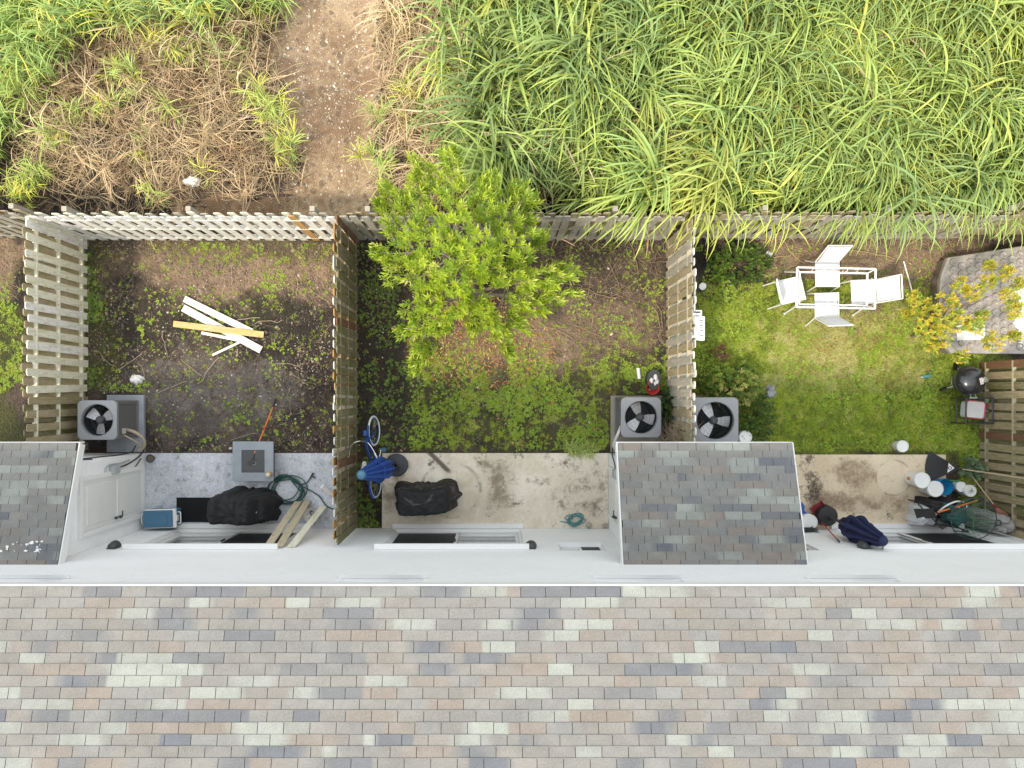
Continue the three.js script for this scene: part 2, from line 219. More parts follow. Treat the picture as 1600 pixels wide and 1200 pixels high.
function soilAt(X, Z) {
  const n1 = fbm(X * 0.9 + 20, Z * 0.9 + 20, 4), n2 = fbm(X * 3.3 + 70, Z * 3.3 + 10, 4), n3 = fbm(X * 14 + 5, Z * 14 + 3, 3), n4 = vn(X * 45 + 9, Z * 45);
  const x = GX(X) + (n1 - 0.5) * 90, y = GY(Z) + (n2 - 0.5) * 70, mottle = (w, a = 0.34, b = 0.66) => w * ss(a - 0.3 * w, b - 0.3 * w, 0.55 * n2 + 0.45 * n3);
  let c = mix3(SOIL.brown, SOIL.dark, ss(0.35, 0.65, 0.6 * n2 + 0.4 * n3));
  if (GX(X) < 540) {
    c = mix3(c, SOIL.tan, mottle(0.9 * bx(x, y, 230, 540, 380, 470) + 0.35 * bx(x, y, 150, 260, 380, 440)));
    c = mix3(c, SOIL.dark, mottle(0.95 * el(x, y, 460, 540, 85, 75) + 0.8 * el(x, y, 220, 510, 85, 80) + 0.4 * bx(x, y, 380, 540, 600, 710)));
    c = mix3(c, SOIL.grey, mottle(0.6 * el(x, y, 290, 590, 100, 45) + 0.6 * el(x, y, 440, 610, 50, 40) + 0.4 * bx(x, y, 240, 420, 620, 700)));
    c = mix3(c, SOIL.moss, mottle(0.7 * bx(x, y, 130, 175, 380, 600, 15) + 0.6 * bx(x, y, 230, 520, 375, 405, 15) + 0.2 * el(x, y, 330, 500, 130, 50) + 0.8 * bx(x, y, -500, 36, 380, 700, 10) ));
    c = mix3(c, SOIL.tan, mottle(0.8 * bx(x, y, -60, 36, 370, 460, 10)));
  } else if (GX(X) < 1044) {
    c = mix3(c, SOIL.dark, mottle(0.75 * bx(x, y, 540, 650, 370, 700) + 0.5 * bx(x, y, 640, 1044, 370, 480)));  // left strip: the fence shadow is painted in as darker soil
    c = mix3(c, SOIL.brown, mottle(0.8 * bx(x, y, 850, 1044, 380, 540)));
    c = mix3(c, SOIL.tan, mottle(0.8 * el(x, y, 780, 545, 110, 60) + 0.5 * bx(x, y, 860, 1044, 470, 560) + 0.4 * bx(x, y, 880, 960, 600, 700)));
    c = mix3(c, SOIL.leaf, mottle(0.3 * el(x, y, 745, 525, 75, 60)));
    c = mix3(c, SOIL.moss, mottle(0.6 * bx(x, y, 650, 1044, 560, 710) + 0.2 * bx(x, y, 560, 660, 450, 710)));
  } else {
    c = mix3(c, SOIL.lawn, mottle(0.95 * bx(x, y, 1044, 1560, 450, 712), 0.2, 0.5));
    c = mix3(c, SOIL.tan, mottle(0.95 * bx(x, y, 1180, 1520, 375, 435) + 0.7 * bx(x, y, 1250, 1470, 430, 520)));
    c = mix3(c, SOIL.dry, mottle(0.8 * bx(x, y, 1200, 1440, 500, 610)));
    c = mix3(c, SOIL.dark, mottle(0.8 * bx(x, y, 1050, 1170, 375, 470) + 0.7 * bx(x, y, 1044, 1120, 600, 710) + 0.7 * bx(x, y, 1250, 1360, 430, 475)));
  }
  if (GY(Z) < 368) { c = mix3(SOIL.dark, SOIL.brown, ss(0.45, 0.75, n2)); c = mix3(c, SOIL.tan, mottle(0.35 * bx(x, y, 270, 740, -200, 340))); }
  const k = 0.5 + 0.6 * n3 + 0.5 * (n4 - 0.3); return c.map((v) => v * k);
}
const GW = 24, GD = 18;
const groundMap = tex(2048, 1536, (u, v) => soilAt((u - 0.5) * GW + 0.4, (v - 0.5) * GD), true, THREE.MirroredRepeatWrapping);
{
  const axis = (a, b, st) => { const r = []; for (let t = a; t <= b + 1e-6; t += st) r.push(t); let d = st, q = b; while (q < 300) { d *= 1.6; q += d; r.push(q); } d = st; q = a; while (q > -300) { d *= 1.6; q -= d; r.unshift(q); } return r; };
  const xs = axis(-12, 12, 0.1), zs = axis(-10, 6, 0.1), pos = [], uv = [], idx = [];
  zs.forEach((z) => xs.forEach((x) => { pos.push(x, groundH(x, z), z); uv.push((x - 0.4) / GW + 0.5, z / GD + 0.5); }));
  for (let j = 0; j < zs.length - 1; j++) for (let i = 0; i < xs.length - 1; i++) { const a = j * xs.length + i, b = a + 1, c = a + xs.length, d = c + 1; idx.push(a, c, b, b, c, d); }
  const g = new THREE.BufferGeometry(); g.setAttribute('position', new THREE.Float32BufferAttribute(pos, 3)); g.setAttribute('uv', new THREE.Float32BufferAttribute(uv, 2)); g.setIndex(idx); g.computeVertexNormals();
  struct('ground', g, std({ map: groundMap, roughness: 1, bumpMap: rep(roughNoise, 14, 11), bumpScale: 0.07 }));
  // bare sandy path between the stands of grass
  const pm = tex(1024, 1024, (u, v, i, j) => { const X = u * 4, Z = v * 7, n = fbm(X * 1.1, Z * 1.1, 4), n2 = fbm(X * 6 + 7, Z * 6, 4), n3 = fbm(X * 30, Z * 30, 2); let c = mix3(alb(158, 130, 102), alb(208, 182, 148), ss(0.3, 0.7, 0.5 * n + 0.5 * n2)); c = mix3(c, alb(110, 90, 72), 0.7 * ss(0.58, 0.75, n2)); return c.map((q) => q * (0.75 + 0.35 * n3 + 0.2 * (hash2(i, j) - 0.3))); });
  const pp = [], pu = [], pi = [], NX = 26, NZ = 70;
  for (let j = 0; j <= NZ; j++) { const y = lerp(-160, 352, j / NZ), Z = (y - 622) * CAM_H / FOC, l = (pathL(y) - 775) * CAM_H / FOC + 0.12 * (fbm(Z * 3, 4, 3) - 0.5), r = (pathR(y) - 775) * CAM_H / FOC + 0.12 * (fbm(Z * 3, 9, 3) - 0.5); for (let i = 0; i <= NX; i++) { const X = lerp(l, r, i / NX); pp.push(X, groundH(X, Z) + 0.005, Z); pu.push((X + 8) / 4, (Z + 10) / 7); } }
  for (let j = 0; j < NZ; j++) for (let i = 0; i < NX; i++) { const a = j * (NX + 1) + i, b = a + 1, c = a + NX + 1, d = c + 1; pi.push(a, c, b, b, c, d); }
  const pg = new THREE.BufferGeometry(); pg.setAttribute('position', new THREE.Float32BufferAttribute(pp, 3)); pg.setAttribute('uv', new THREE.Float32BufferAttribute(pu, 2)); pg.setIndex(pi); pg.computeVertexNormals();
  struct('dirt_path', pg, std({ map: pm, roughness: 1, bumpMap: rep(roughNoise, 4, 7), bumpScale: 0.03 }));
}
// ---------- patios ----------
function patio(x0, x1, z0, z1, fn) {
  const w = x1 - x0, d = z1 - z0, g = new RoundedBoxGeometry(w, 0.12, d, 2, 0.008); g.translate((x0 + x1) / 2, -0.01, (z0 + z1) / 2);
  const p = g.attributes.position, u = g.attributes.uv; for (let i = 0; i < p.count; i++) u.setXY(i, (p.getX(i) - x0) / w, (p.getZ(i) - z0) / d);
  return struct(numbered('concrete_patio'), g, std({ map: tex(1024, 384, (a, b, i, j) => fn(x0 + a * w, z0 + b * d, i, j), true, THREE.ClampToEdgeWrapping), bumpMap: rep(roughNoise, w / 1.2, d / 1.2), bumpScale: 0.004, roughness: 0.88 }));
}
const P1x0 = -7.14, P1x1 = -2.92, PZ0 = 1.12, PZ1 = 2.65;
patio(P1x0 + 0.003, P1x1, PZ0, PZ1, (X, Z, i, j) => { const n = fbm(X * 2, Z * 2, 4), n2 = fbm(X * 9 + 3, Z * 9, 4), n3 = fbm(X * 24, Z * 24 + 9, 3); let c = mix3(alb(164, 168, 176, 1), alb(190, 194, 200, 1), ss(0.25, 0.75, 0.5 * n + 0.5 * n3)); c = mix3(c, alb(112, 108, 106, 1), 0.8 * ss(0.5, 0.78, n2 * 0.55 + 0.3 * n3 + 0.15 * vn(X * 60, Z * 60))); c = mix3(c, alb(212, 212, 212, 1), 0.35 * ss(0.55, 0.8, vn(X * 50 + 9, Z * 50))); return c.map((q) => q * (1.06 + 0.2 * hash2(i, j))); });
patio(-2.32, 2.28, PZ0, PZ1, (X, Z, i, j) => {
  const x = GX(X), y = GY(Z), n = fbm(X * 1.7 + 4, Z * 1.7, 4), n2 = fbm(X * 6 + 3, Z * 6, 5), n3 = fbm(X * 20, Z * 20 + 9, 3); const n4 = vn(X * 55, Z * 55); let c = mix3(alb(192, 180, 160, 1), alb(222, 215, 200, 1), ss(0.25, 0.75, 0.45 * n + 0.35 * n2 + 0.2 * n3));
  c = mix3(c, alb(120, 104, 84, 1), 0.85 * ss(0.44, 0.74, n2 * 0.42 + 0.2 * n3 + 0.1 * n4 + 0.16 * n + 0.22 * bx(x, y, 745, 800, 715, 800, 20) + 0.16 * bx(x, y, 600, 640, 700, 800, 15) + 0.12 * bx(x, y, 860, 950, 730, 810) - 0.3 * el(x, y, 705, 765, 52, 45)));
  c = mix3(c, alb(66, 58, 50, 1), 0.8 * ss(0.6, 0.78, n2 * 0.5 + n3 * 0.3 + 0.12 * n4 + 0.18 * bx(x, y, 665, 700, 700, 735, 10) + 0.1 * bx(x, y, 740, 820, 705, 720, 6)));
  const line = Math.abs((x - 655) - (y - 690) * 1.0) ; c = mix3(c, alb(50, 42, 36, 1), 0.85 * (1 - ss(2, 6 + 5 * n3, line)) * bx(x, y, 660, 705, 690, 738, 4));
  const ring = Math.abs(Math.hypot((x - 705) / 46, (y - 765) / 42) - 1); c = mix3(c, alb(120, 104, 84), 0.5 * (1 - ss(0.02, 0.09, ring)) * ss(0.4, 0.6, n2));
  return c.map((q) => q * (1.04 + 0.22 * hash2(i, j)));
});
patio(4.72, 9.15, PZ0 + 0.03, PZ1, (X, Z, i, j) => {
  const x = GX(X), y = GY(Z), n = fbm(X * 1.7 + 44, Z * 1.7, 4), n2 = fbm(X * 5 + 31, Z * 5, 5), n3 = fbm(X * 20, Z * 20 + 9, 3); const n4 = vn(X * 55, Z * 55); let c = mix3(alb(184, 166, 138, 1), alb(216, 202, 176, 1), ss(0.25, 0.75, 0.45 * n + 0.35 * n2 + 0.2 * n3));
  c = mix3(c, alb(116, 94, 70, 1), 0.85 * ss(0.42, 0.8, n2 * 0.42 + 0.2 * n3 + 0.1 * n4 + 0.14 * n + 0.22 * el(x, y, 1335, 740, 30, 25) + 0.2 * bx(x, y, 1270, 1440, 770, 800, 14) + 0.14 * bx(x, y, 1250, 1300, 712, 800)));
  c = mix3(c, alb(58, 50, 44, 1), 0.85 * ss(0.5, 0.76, n2 * 0.4 + n3 * 0.25 + 0.12 * n4 + 0.24 * bx(x, y, 1240, 1285, 712, 790, 14) + 0.16 * bx(x, y, 1280, 1430, 800, 815, 8) + 0.2 * bx(x, y, 1430, 1480, 790, 830, 14)));
  const r = Math.hypot(x - 1394, y - 746); c = mix3(c, alb(212, 200, 176, 1), 0.3 * (1 - ss(25, 27, r))); c = mix3(c, alb(104, 88, 66, 1), 0.4 * (1 - ss(0.8, 2, Math.abs(r - 27.5))) * ss(0.35, 0.6, n2));
  return c.map((q) => q * (1.04 + 0.22 * hash2(i, j)));
});

// ---------- shingles ----------
const TAB = 0.305, EXPO = 0.127;
const TONE = { taupe: [0.262, 0.257, 0.24], pale: [0.36, 0.385, 0.35], blue: [0.165, 0.176, 0.197], tan: [0.28, 0.247, 0.214] };
function shingles(x0, x1, z0, h0, slope, rows, seed, cb) {                      // courses of tabs; cb(geometry, centre) for each one
  const th = Math.atan(slope), cs = Math.cos(th), sn = Math.sin(th), R = rng(seed);
  for (let r = 0; r < rows; r++) {
    const off = ((r % 2) * 0.5 + 0.16 * (R() - 0.5) + (r * 0.07)) % 1 * TAB, n0 = Math.floor((x0 - off) / TAB), n1 = Math.ceil((x1 - off) / TAB), s0 = r * EXPO + (R() - 0.5) * 0.012;
    const seg = []; let x = x0 - 0.6; const pick = () => { const q = R(); return q < 0.56 ? 'taupe' : q < 0.74 ? 'pale' : q < 0.87 ? 'blue' : 'tan'; };
    while (x < x1 + 0.6) { let L = 0.22 + 0.42 * R(), e = x + L, sh = R() < 0.5; if (sh) e = off + TAB * Math.round((e - off) / TAB); if (e <= x) e = x + TAB; const t = pick(); seg.push({ x, e, c: t === 'taupe' ? ((k, h) => TONE.taupe.map((v, i) => v * k * (1 + h * [1, 0.2, -0.6][i])))(0.92 + 0.16 * R(), 0.07 * (R() - 0.5)) : mix3(TONE.taupe, TONE[t], 0.55 + 0.5 * R()), bl: sh ? 0.002 : 0.05 + 0.08 * R() }); x = e; }
    const colAt = (q) => { let k = seg.findIndex((s) => q < s.e); if (k < 0) k = seg.length - 1; const s = seg[k], n = seg[k + 1], p = seg[k - 1]; let c = s.c; if (n && q > s.e - n.bl) c = mix3(c, n.c, 0.5 * ss(0, 1, (q - s.e + n.bl) / n.bl)); if (p && q < s.x + s.bl) c = mix3(p.c, c, 0.5 + 0.5 * ss(0, 1, (q - s.x) / s.bl)); return c; };
    for (let k = n0; k < n1; k++) {
      const a = Math.max(x0, off + k * TAB + 0.0038), b = Math.min(x1, off + (k + 1) * TAB - 0.0038); if (b - a < 0.03) continue;
      const N = 8, g = new THREE.BufferGeometry(), p = [], c = [], u = [], idx = [], jit = (R() - 0.5) * 0.005, lift = 0.0065 + 0.003 * R(), tone = 0.97 + 0.06 * R();
      const at = (xx, s, n, col) => { p.push(xx, h0 + s * sn + n * cs, z0 + s * cs - n * sn); c.push(...col.map((v) => v * tone)); u.push(xx / 0.9, s / 0.9); };
      for (let q = 0; q <= N; q++) { const xx = lerp(a, b, q / N), col = colAt(xx); at(xx, s0 + jit, lift, col); at(xx, s0 + EXPO + 0.012, 0.0006, col); at(xx, s0 + jit, lift, col); at(xx, s0 + jit, lift - 0.0085, col); if (q) { const o = q * 4, l = o - 4; idx.push(l, l + 1, o, o, l + 1, o + 1, l + 2, o + 2, l + 3, o + 2, o + 3, l + 3); } }
      for (const q of [0, N]) { const xx = lerp(a, b, q / N), col = colAt(xx), o = p.length / 3; at(xx, s0 + jit, lift, col); at(xx, s0 + jit, lift - 0.0085, col); at(xx, s0 + EXPO, 0.0005, col); idx.push(...(q ? [o, o + 2, o + 1] : [o, o + 1, o + 2])); }
      g.setAttribute('position', new THREE.Float32BufferAttribute(p, 3)); g.setAttribute('color', new THREE.Float32BufferAttribute(c, 3)); g.setAttribute('uv', new THREE.Float32BufferAttribute(u, 2)); g.setIndex(idx); g.computeVertexNormals();
      const sm = s0 + EXPO / 2; cb(g, V((a + b) / 2, h0 + sm * sn, z0 + sm * cs));
    }
  }
}
const inView = (p) => { const D = CAM_H - p.y, x = 775 + p.x * FOC / D, y = 622 + p.z * FOC / D; return x > -12 && x < 1612 && y > -10 && y < 1206; };

// ---------- townhouses ----------
const WZ = 2.65, EZ = 2.31, EH = 5.63, SL = 0.285;
const roofTabs = [[], [], []], UX = [-12.2, -2.85, 3.5, 12.8];
shingles(UX[0], UX[3], EZ, EH, SL, 34, 77, (g, c) => roofTabs[c.x < UX[1] ? 0 : c.x < UX[2] ? 1 : 2].push([g, c]));
const hole = (s, x0, x1, y0, y1) => { const h = new THREE.Path(); h.moveTo(x0, y0); h.lineTo(x0, y1); h.lineTo(x1, y1); h.lineTo(x1, y0); h.lineTo(x0, y0); s.holes.push(h); };
function slidingDoor(u, x0, x1, screenLeft) {
  const d = new THREE.Group(); d.name = 'sliding_door'; u.add(d); const y0 = 0.09, y1 = 1.97, mid = (x0 + x1) / 2, z = WZ;
  mesh('threshold', [rbox(x1 - x0 + 0.1, 0.045, 0.1, 0.006, mid, 0.0725, z - 0.053), box(x1 - x0 - 0.006, 0.03, 0.17, mid, 0.076, z + 0.09)], MAT.trim, d);
  mesh('head_trim', rbox(x1 - x0 + 0.16, 0.06, 0.1, 0.006, mid, 2.0, z - 0.053), MAT.trim, d);
  mesh('frame', [box(0.05, y1 - y0, 0.12, x0 + 0.028, (y0 + y1) / 2, z + 0.11), box(0.05, y1 - y0, 0.12, x1 - 0.028, (y0 + y1) / 2, z + 0.11), box(x1 - x0 - 0.108, 0.05, 0.12, mid, y1 - 0.03, z + 0.11), box(x1 - x0 - 0.108, 0.025, 0.12, mid, y0 + 0.016, z + 0.11)], MAT.trim, d);
  mesh('door_track', [box(x1 - x0 - 0.11, 0.015, 0.008, mid, y0 + 0.037, z + 0.075), box(x1 - x0 - 0.11, 0.015, 0.008, mid, y0 + 0.037, z + 0.125)], MAT.alu, d);
  const half = (x1 - x0) / 2, rail = (a, b, zz, w) => [box(w, y1 - y0 - 0.11, 0.025, a + w / 2, (y0 + y1) / 2, zz), box(w, y1 - y0 - 0.11, 0.025, b - w / 2, (y0 + y1) / 2, zz), box(b - a - 2 * w - 0.004, w, 0.025, (a + b) / 2, y1 - 0.056 - w / 2, zz), box(b - a - 2 * w - 0.004, w, 0.025, (a + b) / 2, y0 + 0.052 + w / 2, zz)];
  const [sa, sb, ga, gb] = screenLeft ? [x0 + 0.056, mid + 0.03, mid - 0.03, x1 - 0.056] : [mid - 0.03, x1 - 0.056, x0 + 0.056, mid + 0.03];
  mesh('screen_frame', rail(sa, sb, z + 0.072, 0.05), MAT.trim, d); mesh('screen_panel', box(sb - sa - 0.1, y1 - y0 - 0.21, 0.006, (sa + sb) / 2, (y0 + y1) / 2, z + 0.072), MAT.screen, d);
  mesh('glass_frame', rail(ga, gb, z + 0.122, 0.06), MAT.trim, d); mesh('glass_panel', box(gb - ga - 0.12, y1 - y0 - 0.23, 0.006, (ga + gb) / 2, (y0 + y1) / 2, z + 0.122), MAT.glass, d);
  mesh('glass_panel', box(sb - sa - 0.12, y1 - y0 - 0.23, 0.006, (sa + sb) / 2, (y0 + y1) / 2, z + 0.16), MAT.glass, d);
  const sl = []; for (let h = 0.16; h < 1.93; h += 0.09) sl.push(box(gb - ga - 0.04, 0.004, 0.085, (ga + gb) / 2, h, z + 0.3, -0.5)); mesh('blind', sl, MAT.dirtyWhite, d);
  mesh('door_handle', rbox(0.025, 0.2, 0.03, 0.008, screenLeft ? sb - 0.03 : sa + 0.03, 1.0, z + 0.045), MAT.blackPl, d);
}
function windowUnit(u, x0, x1, y0, y1, sill, screens = [1, 0]) {
  const w = new THREE.Group(); w.name = 'window'; u.add(w); const mid = (x0 + x1) / 2, z = WZ + 0.1, H = y1 - y0;
  mesh('frame', [box(0.04, H - 0.006, 0.06, x0 + 0.023, (y0 + y1) / 2, z), box(0.04, H - 0.006, 0.06, x1 - 0.023, (y0 + y1) / 2, z), box(0.045, H - 0.092, 0.06, mid, (y0 + y1) / 2, z), box(x1 - x0 - 0.09, 0.04, 0.06, mid, y1 - 0.024, z), box(x1 - x0 - 0.09, 0.04, 0.06, mid, y0 + 0.024, z)], MAT.trim, w);
  for (const s of [0, 1]) { const a = s ? mid + 0.024 : x0 + 0.045, b = s ? x1 - 0.045 : mid - 0.024; mesh('pane', box(b - a, H - 0.09, 0.006, (a + b) / 2, (y0 + y1) / 2, z), MAT.glass, w); if (screens[s]) mesh('screen_panel', box(b - a, H - 0.09, 0.004, (a + b) / 2, (y0 + y1) / 2, z - 0.024), MAT.screen, w); else mesh('blind', box(b - a, H - 0.05, 0.01, (a + b) / 2, (y0 + y1) / 2, z + 0.1), MAT.dirtyWhite, w); }
  if (sill) mesh('sill', [rbox(x1 - x0 + 0.1, 0.03, 0.06, 0.006, mid, y0 - 0.02, WZ - 0.033)], MAT.trim, w);
}
const units = [
  ['long beige and grey shingled roof and white wall behind the grey painted patio, leftmost house', UX[0], UX[1], [-6.45, -3.9, false], [], [-7.35, -6.3]],
  ['house with plain white wall between the two side fences, behind the stained bare patio', UX[1], UX[2], [-2.05, 0.5, true], [[1.12, 1.92, 1.42, 2.07, [0, 1]]], [-2.25, -1.05], [1.48, 2.72]],
  ['house with white wall behind the patio cluttered with buckets and the navy umbrella, rightmost', UX[2], UX[3], [6.85, 9.45, false], [[4.85, 5.65, 1.42, 2.07, [1, 1]]], [4.6, 5.85]],
];
units.forEach(([label, x0, x1, door, wins, ...ups], k) => {
  const u = thing('townhouse', label, 'townhouse'), s = new THREE.Shape(); s.moveTo(x0, -0.3); s.lineTo(x1, -0.3); s.lineTo(x1, 5.66); s.lineTo(x0, 5.66);
  hole(s, door[0], door[1], 0.06, 1.97); wins.forEach((w) => hole(s, w[0], w[1], w[2], w[3])); ups.forEach((w) => hole(s, w[0], w[1], 3.98, 5.1));
  mesh('wall', wallUV(ext(s, 0.2, 0, 0, 0, WZ)), MAT.stucco, u);
  mesh('party_wall', [box(0.1, 5.9, 7.4, x0 + 0.051, 2.65, 6.552), box(0.1, 5.9, 7.4, x1 - 0.051, 2.65, 6.552)], MAT.room, u);
  mesh('back_wall', box(x1 - x0 - 0.204, 5.9, 0.15, (x0 + x1) / 2, 2.65, 10.175), MAT.stucco, u);
  mesh('floor', [box(x1 - x0 - 0.206, 0.1, 7.24, (x0 + x1) / 2, 0, 6.474), box(x1 - x0 - 0.206, 0.25, 7.24, (x0 + x1) / 2, 2.75, 6.474)], MAT.room, u);
  const th = Math.atan(SL), L = 4.36; 
  mesh('roof_deck', [box(x1 - x0, 0.05, L, (x0 + x1) / 2, EH + Math.sin(th) * L / 2 - 0.027 * Math.cos(th), EZ + Math.cos(th) * L / 2 + 0.027 * Math.sin(th), -th), box(x1 - x0, 0.05, 4.4, (x0 + x1) / 2, EH + Math.sin(th) * L - Math.sin(th) * 2.2 - 0.03, EZ + Math.cos(th) * L + Math.cos(th) * 2.2 + 0.01, th)], MAT.deck, u);
  mesh('fascia', [box(x1 - x0, 0.16, 0.022, (x0 + x1) / 2, EH - 0.095, EZ + 0.0), box(x1 - x0, 0.006, 0.05, (x0 + x1) / 2, EH - 0.008, EZ + 0.0)], MAT.trim, u);
  mesh('soffit', box(x1 - x0, 0.012, WZ - EZ - 0.016, (x0 + x1) / 2, EH - 0.16, (WZ + EZ) / 2 + 0.005), MAT.trim, u);
  slidingDoor(u, ...door); wins.forEach((w) => windowUnit(u, w[0], w[1], w[2], w[3], false, w[4])); ups.forEach((w) => windowUnit(u, w[0], w[1], 3.98, 5.1, true, [0, 1]));
  const L2 = roofTabs[k].sort((a, b) => (inView(b[1]) - inView(a[1])) || (b[1].y - a[1].y));
  L2.slice(0, 300).forEach(([g], i) => mesh(i ? `shingle_${String(i).padStart(3, '0')}` : 'shingle', g, MAT.shingle, u));
  const rest = mesh('shingle_field', mergeGeometries(L2.slice(300).map((q) => q[0])), MAT.shingle, u); rest.userData = { kind: 'stuff' };
});
// ---------- storage sheds ----------
function shed(label, wx0, wx1, rx0, rx1, rows, seed, doorSide) {
  const u = thing('storage_shed', label, 'shed', [0, 0, 0]), e = 2.55, z0 = 0.75, sl = 0.29, f = 1.12, roofY = (z) => e + (z - z0) * sl - 0.075, th = Math.atan(sl), L = (WZ - z0) / Math.cos(th);
  const side = (x) => { const s = new THREE.Shape(); s.moveTo(-f, -0.2); s.lineTo(-WZ + 0.003, -0.2); s.lineTo(-WZ + 0.003, roofY(WZ)); s.lineTo(-f, roofY(f)); return wallUV(ext(s, 0.1, 0, x, 0, 0, 0, Math.PI / 2)); };
  mesh('wall', [side(wx0), side(wx1 - 0.1), wallUV(box(wx1 - wx0 - 0.2, roofY(f) + 0.2, 0.1, (wx0 + wx1) / 2, roofY(f) / 2 - 0.1, f + 0.05))], MAT.stucco, u);
  mesh('roof_deck', box(rx1 - rx0 - 0.004, 0.05, L, (rx0 + rx1) / 2, e + Math.sin(th) * L / 2 - 0.026, z0 + Math.cos(th) * L / 2 + 0.006, -th), MAT.deck, u);
  mesh('fascia', box(rx1 - rx0 + 0.04, 0.13, 0.02, (rx0 + rx1) / 2, e - 0.08, z0 - 0.004), MAT.trim, u);
  for (const x of [rx0 - 0.013, rx1 + 0.013]) mesh('rake_board', box(0.022, 0.15, L, x, e + Math.sin(th) * L / 2 - 0.083, z0 + Math.cos(th) * L / 2 + 0.022, -th), MAT.trim, u);
  let n = 0; shingles(rx0, rx1, z0, e, sl, rows, seed, (g, c) => { if (c.z < WZ + 0.03) mesh(n ? `shingle_${String(n).padStart(3, '0')}` : 'shingle', g, MAT.shingle, u), n++; });
  // panelled door in the side wall
  const d = new THREE.Group(); d.name = 'door'; u.add(d); const q = doorSide > 0 ? wx1 : wx0, X = q + doorSide * 0.014, zc = 1.875, zw = 0.88;
  mesh('door_leaf', [box(0.024, 1.95, zw, X, 1.24, zc)], MAT.shedDoor, d);
  for (const [ya, yb] of [[1.28, 2.08], [0.4, 1.12]]) mesh('panel', [ext(rrShape(zw - 0.2, yb - ya, 0.01), 0.006, 0.008, X + doorSide * 0.012 - (doorSide < 0 ? 0.006 : 0), (ya + yb) / 2, zc, 0, Math.PI / 2)], MAT.shedDoor, d);
  mesh('frame', [box(0.05, 0.09, zw + 0.2, q + doorSide * 0.0265, 2.27, zc), box(0.05, 1.96, 0.08, q + doorSide * 0.0265, 1.24, zc - zw / 2 - 0.043), box(0.05, 1.96, 0.08, q + doorSide * 0.0265, 1.24, zc + zw / 2 + 0.043)], MAT.trim, d);
  const kx = X + doorSide * 0.04; mesh('handle', [sph(0.03, kx + doorSide * 0.02, 1.08, zc + 0.36), bar([X, 1.08, zc + 0.36], [kx, 1.08, zc + 0.36], 0.012), sph(0.028, kx, 1.2, zc + 0.36), bar([kx, 0.98, zc + 0.36], [kx, 0.98, zc + 0.26], 0.01), bar([X, 0.98, zc + 0.36], [kx, 0.98, zc + 0.36], 0.01)], MAT.darkMetal, d);
  return u;
}
const shed1 = shed('white storage shed with panelled door and small shingled roof at the left edge', -9.6, -7.14, -9.75, -6.98, 16, 5, 1);
shed('white storage shed under the middle shingled lean-to roof between two condenser units', 2.285, 4.7, 2.035, 4.95, 16, 8, -1);
{ const R = rng(4), g = []; for (let i = 0; i < 26; i++) { const x = -8.0 + R() * 0.75, z = 2.3 + R() * 0.16, r = 0.006 + 0.02 * R() * R(), s = new THREE.Shape(); for (let k = 0; k < 9; k++) { const a = k / 9 * 6.283, q = r * (0.6 + 0.7 * R()); s[k ? 'lineTo' : 'moveTo'](q * Math.cos(a) * 1.6, q * Math.sin(a)); } g.push(ext(s, 0.003, 0, x, 2.55 + (z - 0.75) * 0.29 + 0.013, z, -Math.PI / 2 - 0.28)); } mesh('paint_splash', g, MAT.whitePl, shed1); }

// ---------- fences ----------
function boardGeo(w, h, seed) { const s = new THREE.Shape(), c = 0.03; s.moveTo(-w / 2, 0); s.lineTo(w / 2, 0); s.lineTo(w / 2, h - c); s.lineTo(w / 2 - c * 0.8, h); s.lineTo(-w / 2 + c * 0.8, h); s.lineTo(-w / 2, h - c); const g = ext(s, 0.018), p = g.attributes.position, u = g.attributes.uv, ox = hash2(seed, 5), oy = hash2(seed, 8); for (let i = 0; i < p.count; i++) u.setXY(i, (p.getX(i) + p.getZ(i) * 0.3) / 0.28 + ox, p.getY(i) / 2 + oy); return g; }
const boardCache = {}; const boardVar = (w, h, k) => boardCache[`${w}_${h}_${k}`] ??= boardGeo(w, h, k + 1);
function fence(label, start, turn, L, o) {
  const f = thing('shadowbox_fence', label, 'fence', start, turn), R = rng(o.seed), W = 0.138, pitch = o.pitch || 0.24, H = o.h || 1.83; let n = 0;
  const put = (x, z, back) => { const mk = back ? o.back(x / L, R) : o.front(x / L, R), b = new THREE.Mesh(boardVar(W, H - (R() < 0.5 ? 0 : 0.02), Math.floor(R() * 5)), WOOD[mk]); b.name = n ? `board_${String(n).padStart(3, '0')}` : 'board'; n++; b.position.set(x, 0.03 + (R() - 0.5) * 0.05, z); b.rotation.set((R() - 0.5) * 0.016, 0, (R() - 0.5) * 0.036 * (R() < 0.12 ? 2 : 1)); b.castShadow = b.receiveShadow = true; f.add(b); };
  for (let x = 0.07; x < L; x += pitch) put(x + (R() - 0.5) * 0.02, 0.021 + R() * 0.003, false);
  for (let x = 0.07 + pitch / 2; x < L; x += pitch) put(x + (R() - 0.5) * 0.02, -0.039 - R() * 0.003, true);
  for (const y of [0.2, 0.93, 1.57]) mesh('rail', beam([0, y, 0], [L, y, 0], 0.036, 0.085, V(0, 0, 1)), WOOD[o.rail], f);
  for (let x = o.post0 ?? 0.05; x < L + 0.03; x += 2.2) mesh('post', [0].map(() => { const b = o.inPost ? box(0.07, H - 0.05, 0.05, x, (H - 0.05) / 2, -0.009) : box(0.088, H + 0.02, 0.088, x, (H + 0.02) / 2, -0.11); const p = b.attributes.position, u = b.attributes.uv; for (let i = 0; i < p.count; i++) u.setXY(i, (p.getX(i) + p.getZ(i)) / 0.28, p.getY(i) / 2); return b; }), WOOD[o.inPost ? o.rail : 'grey'], f);
  return f;
}
const FZ = -3.25;
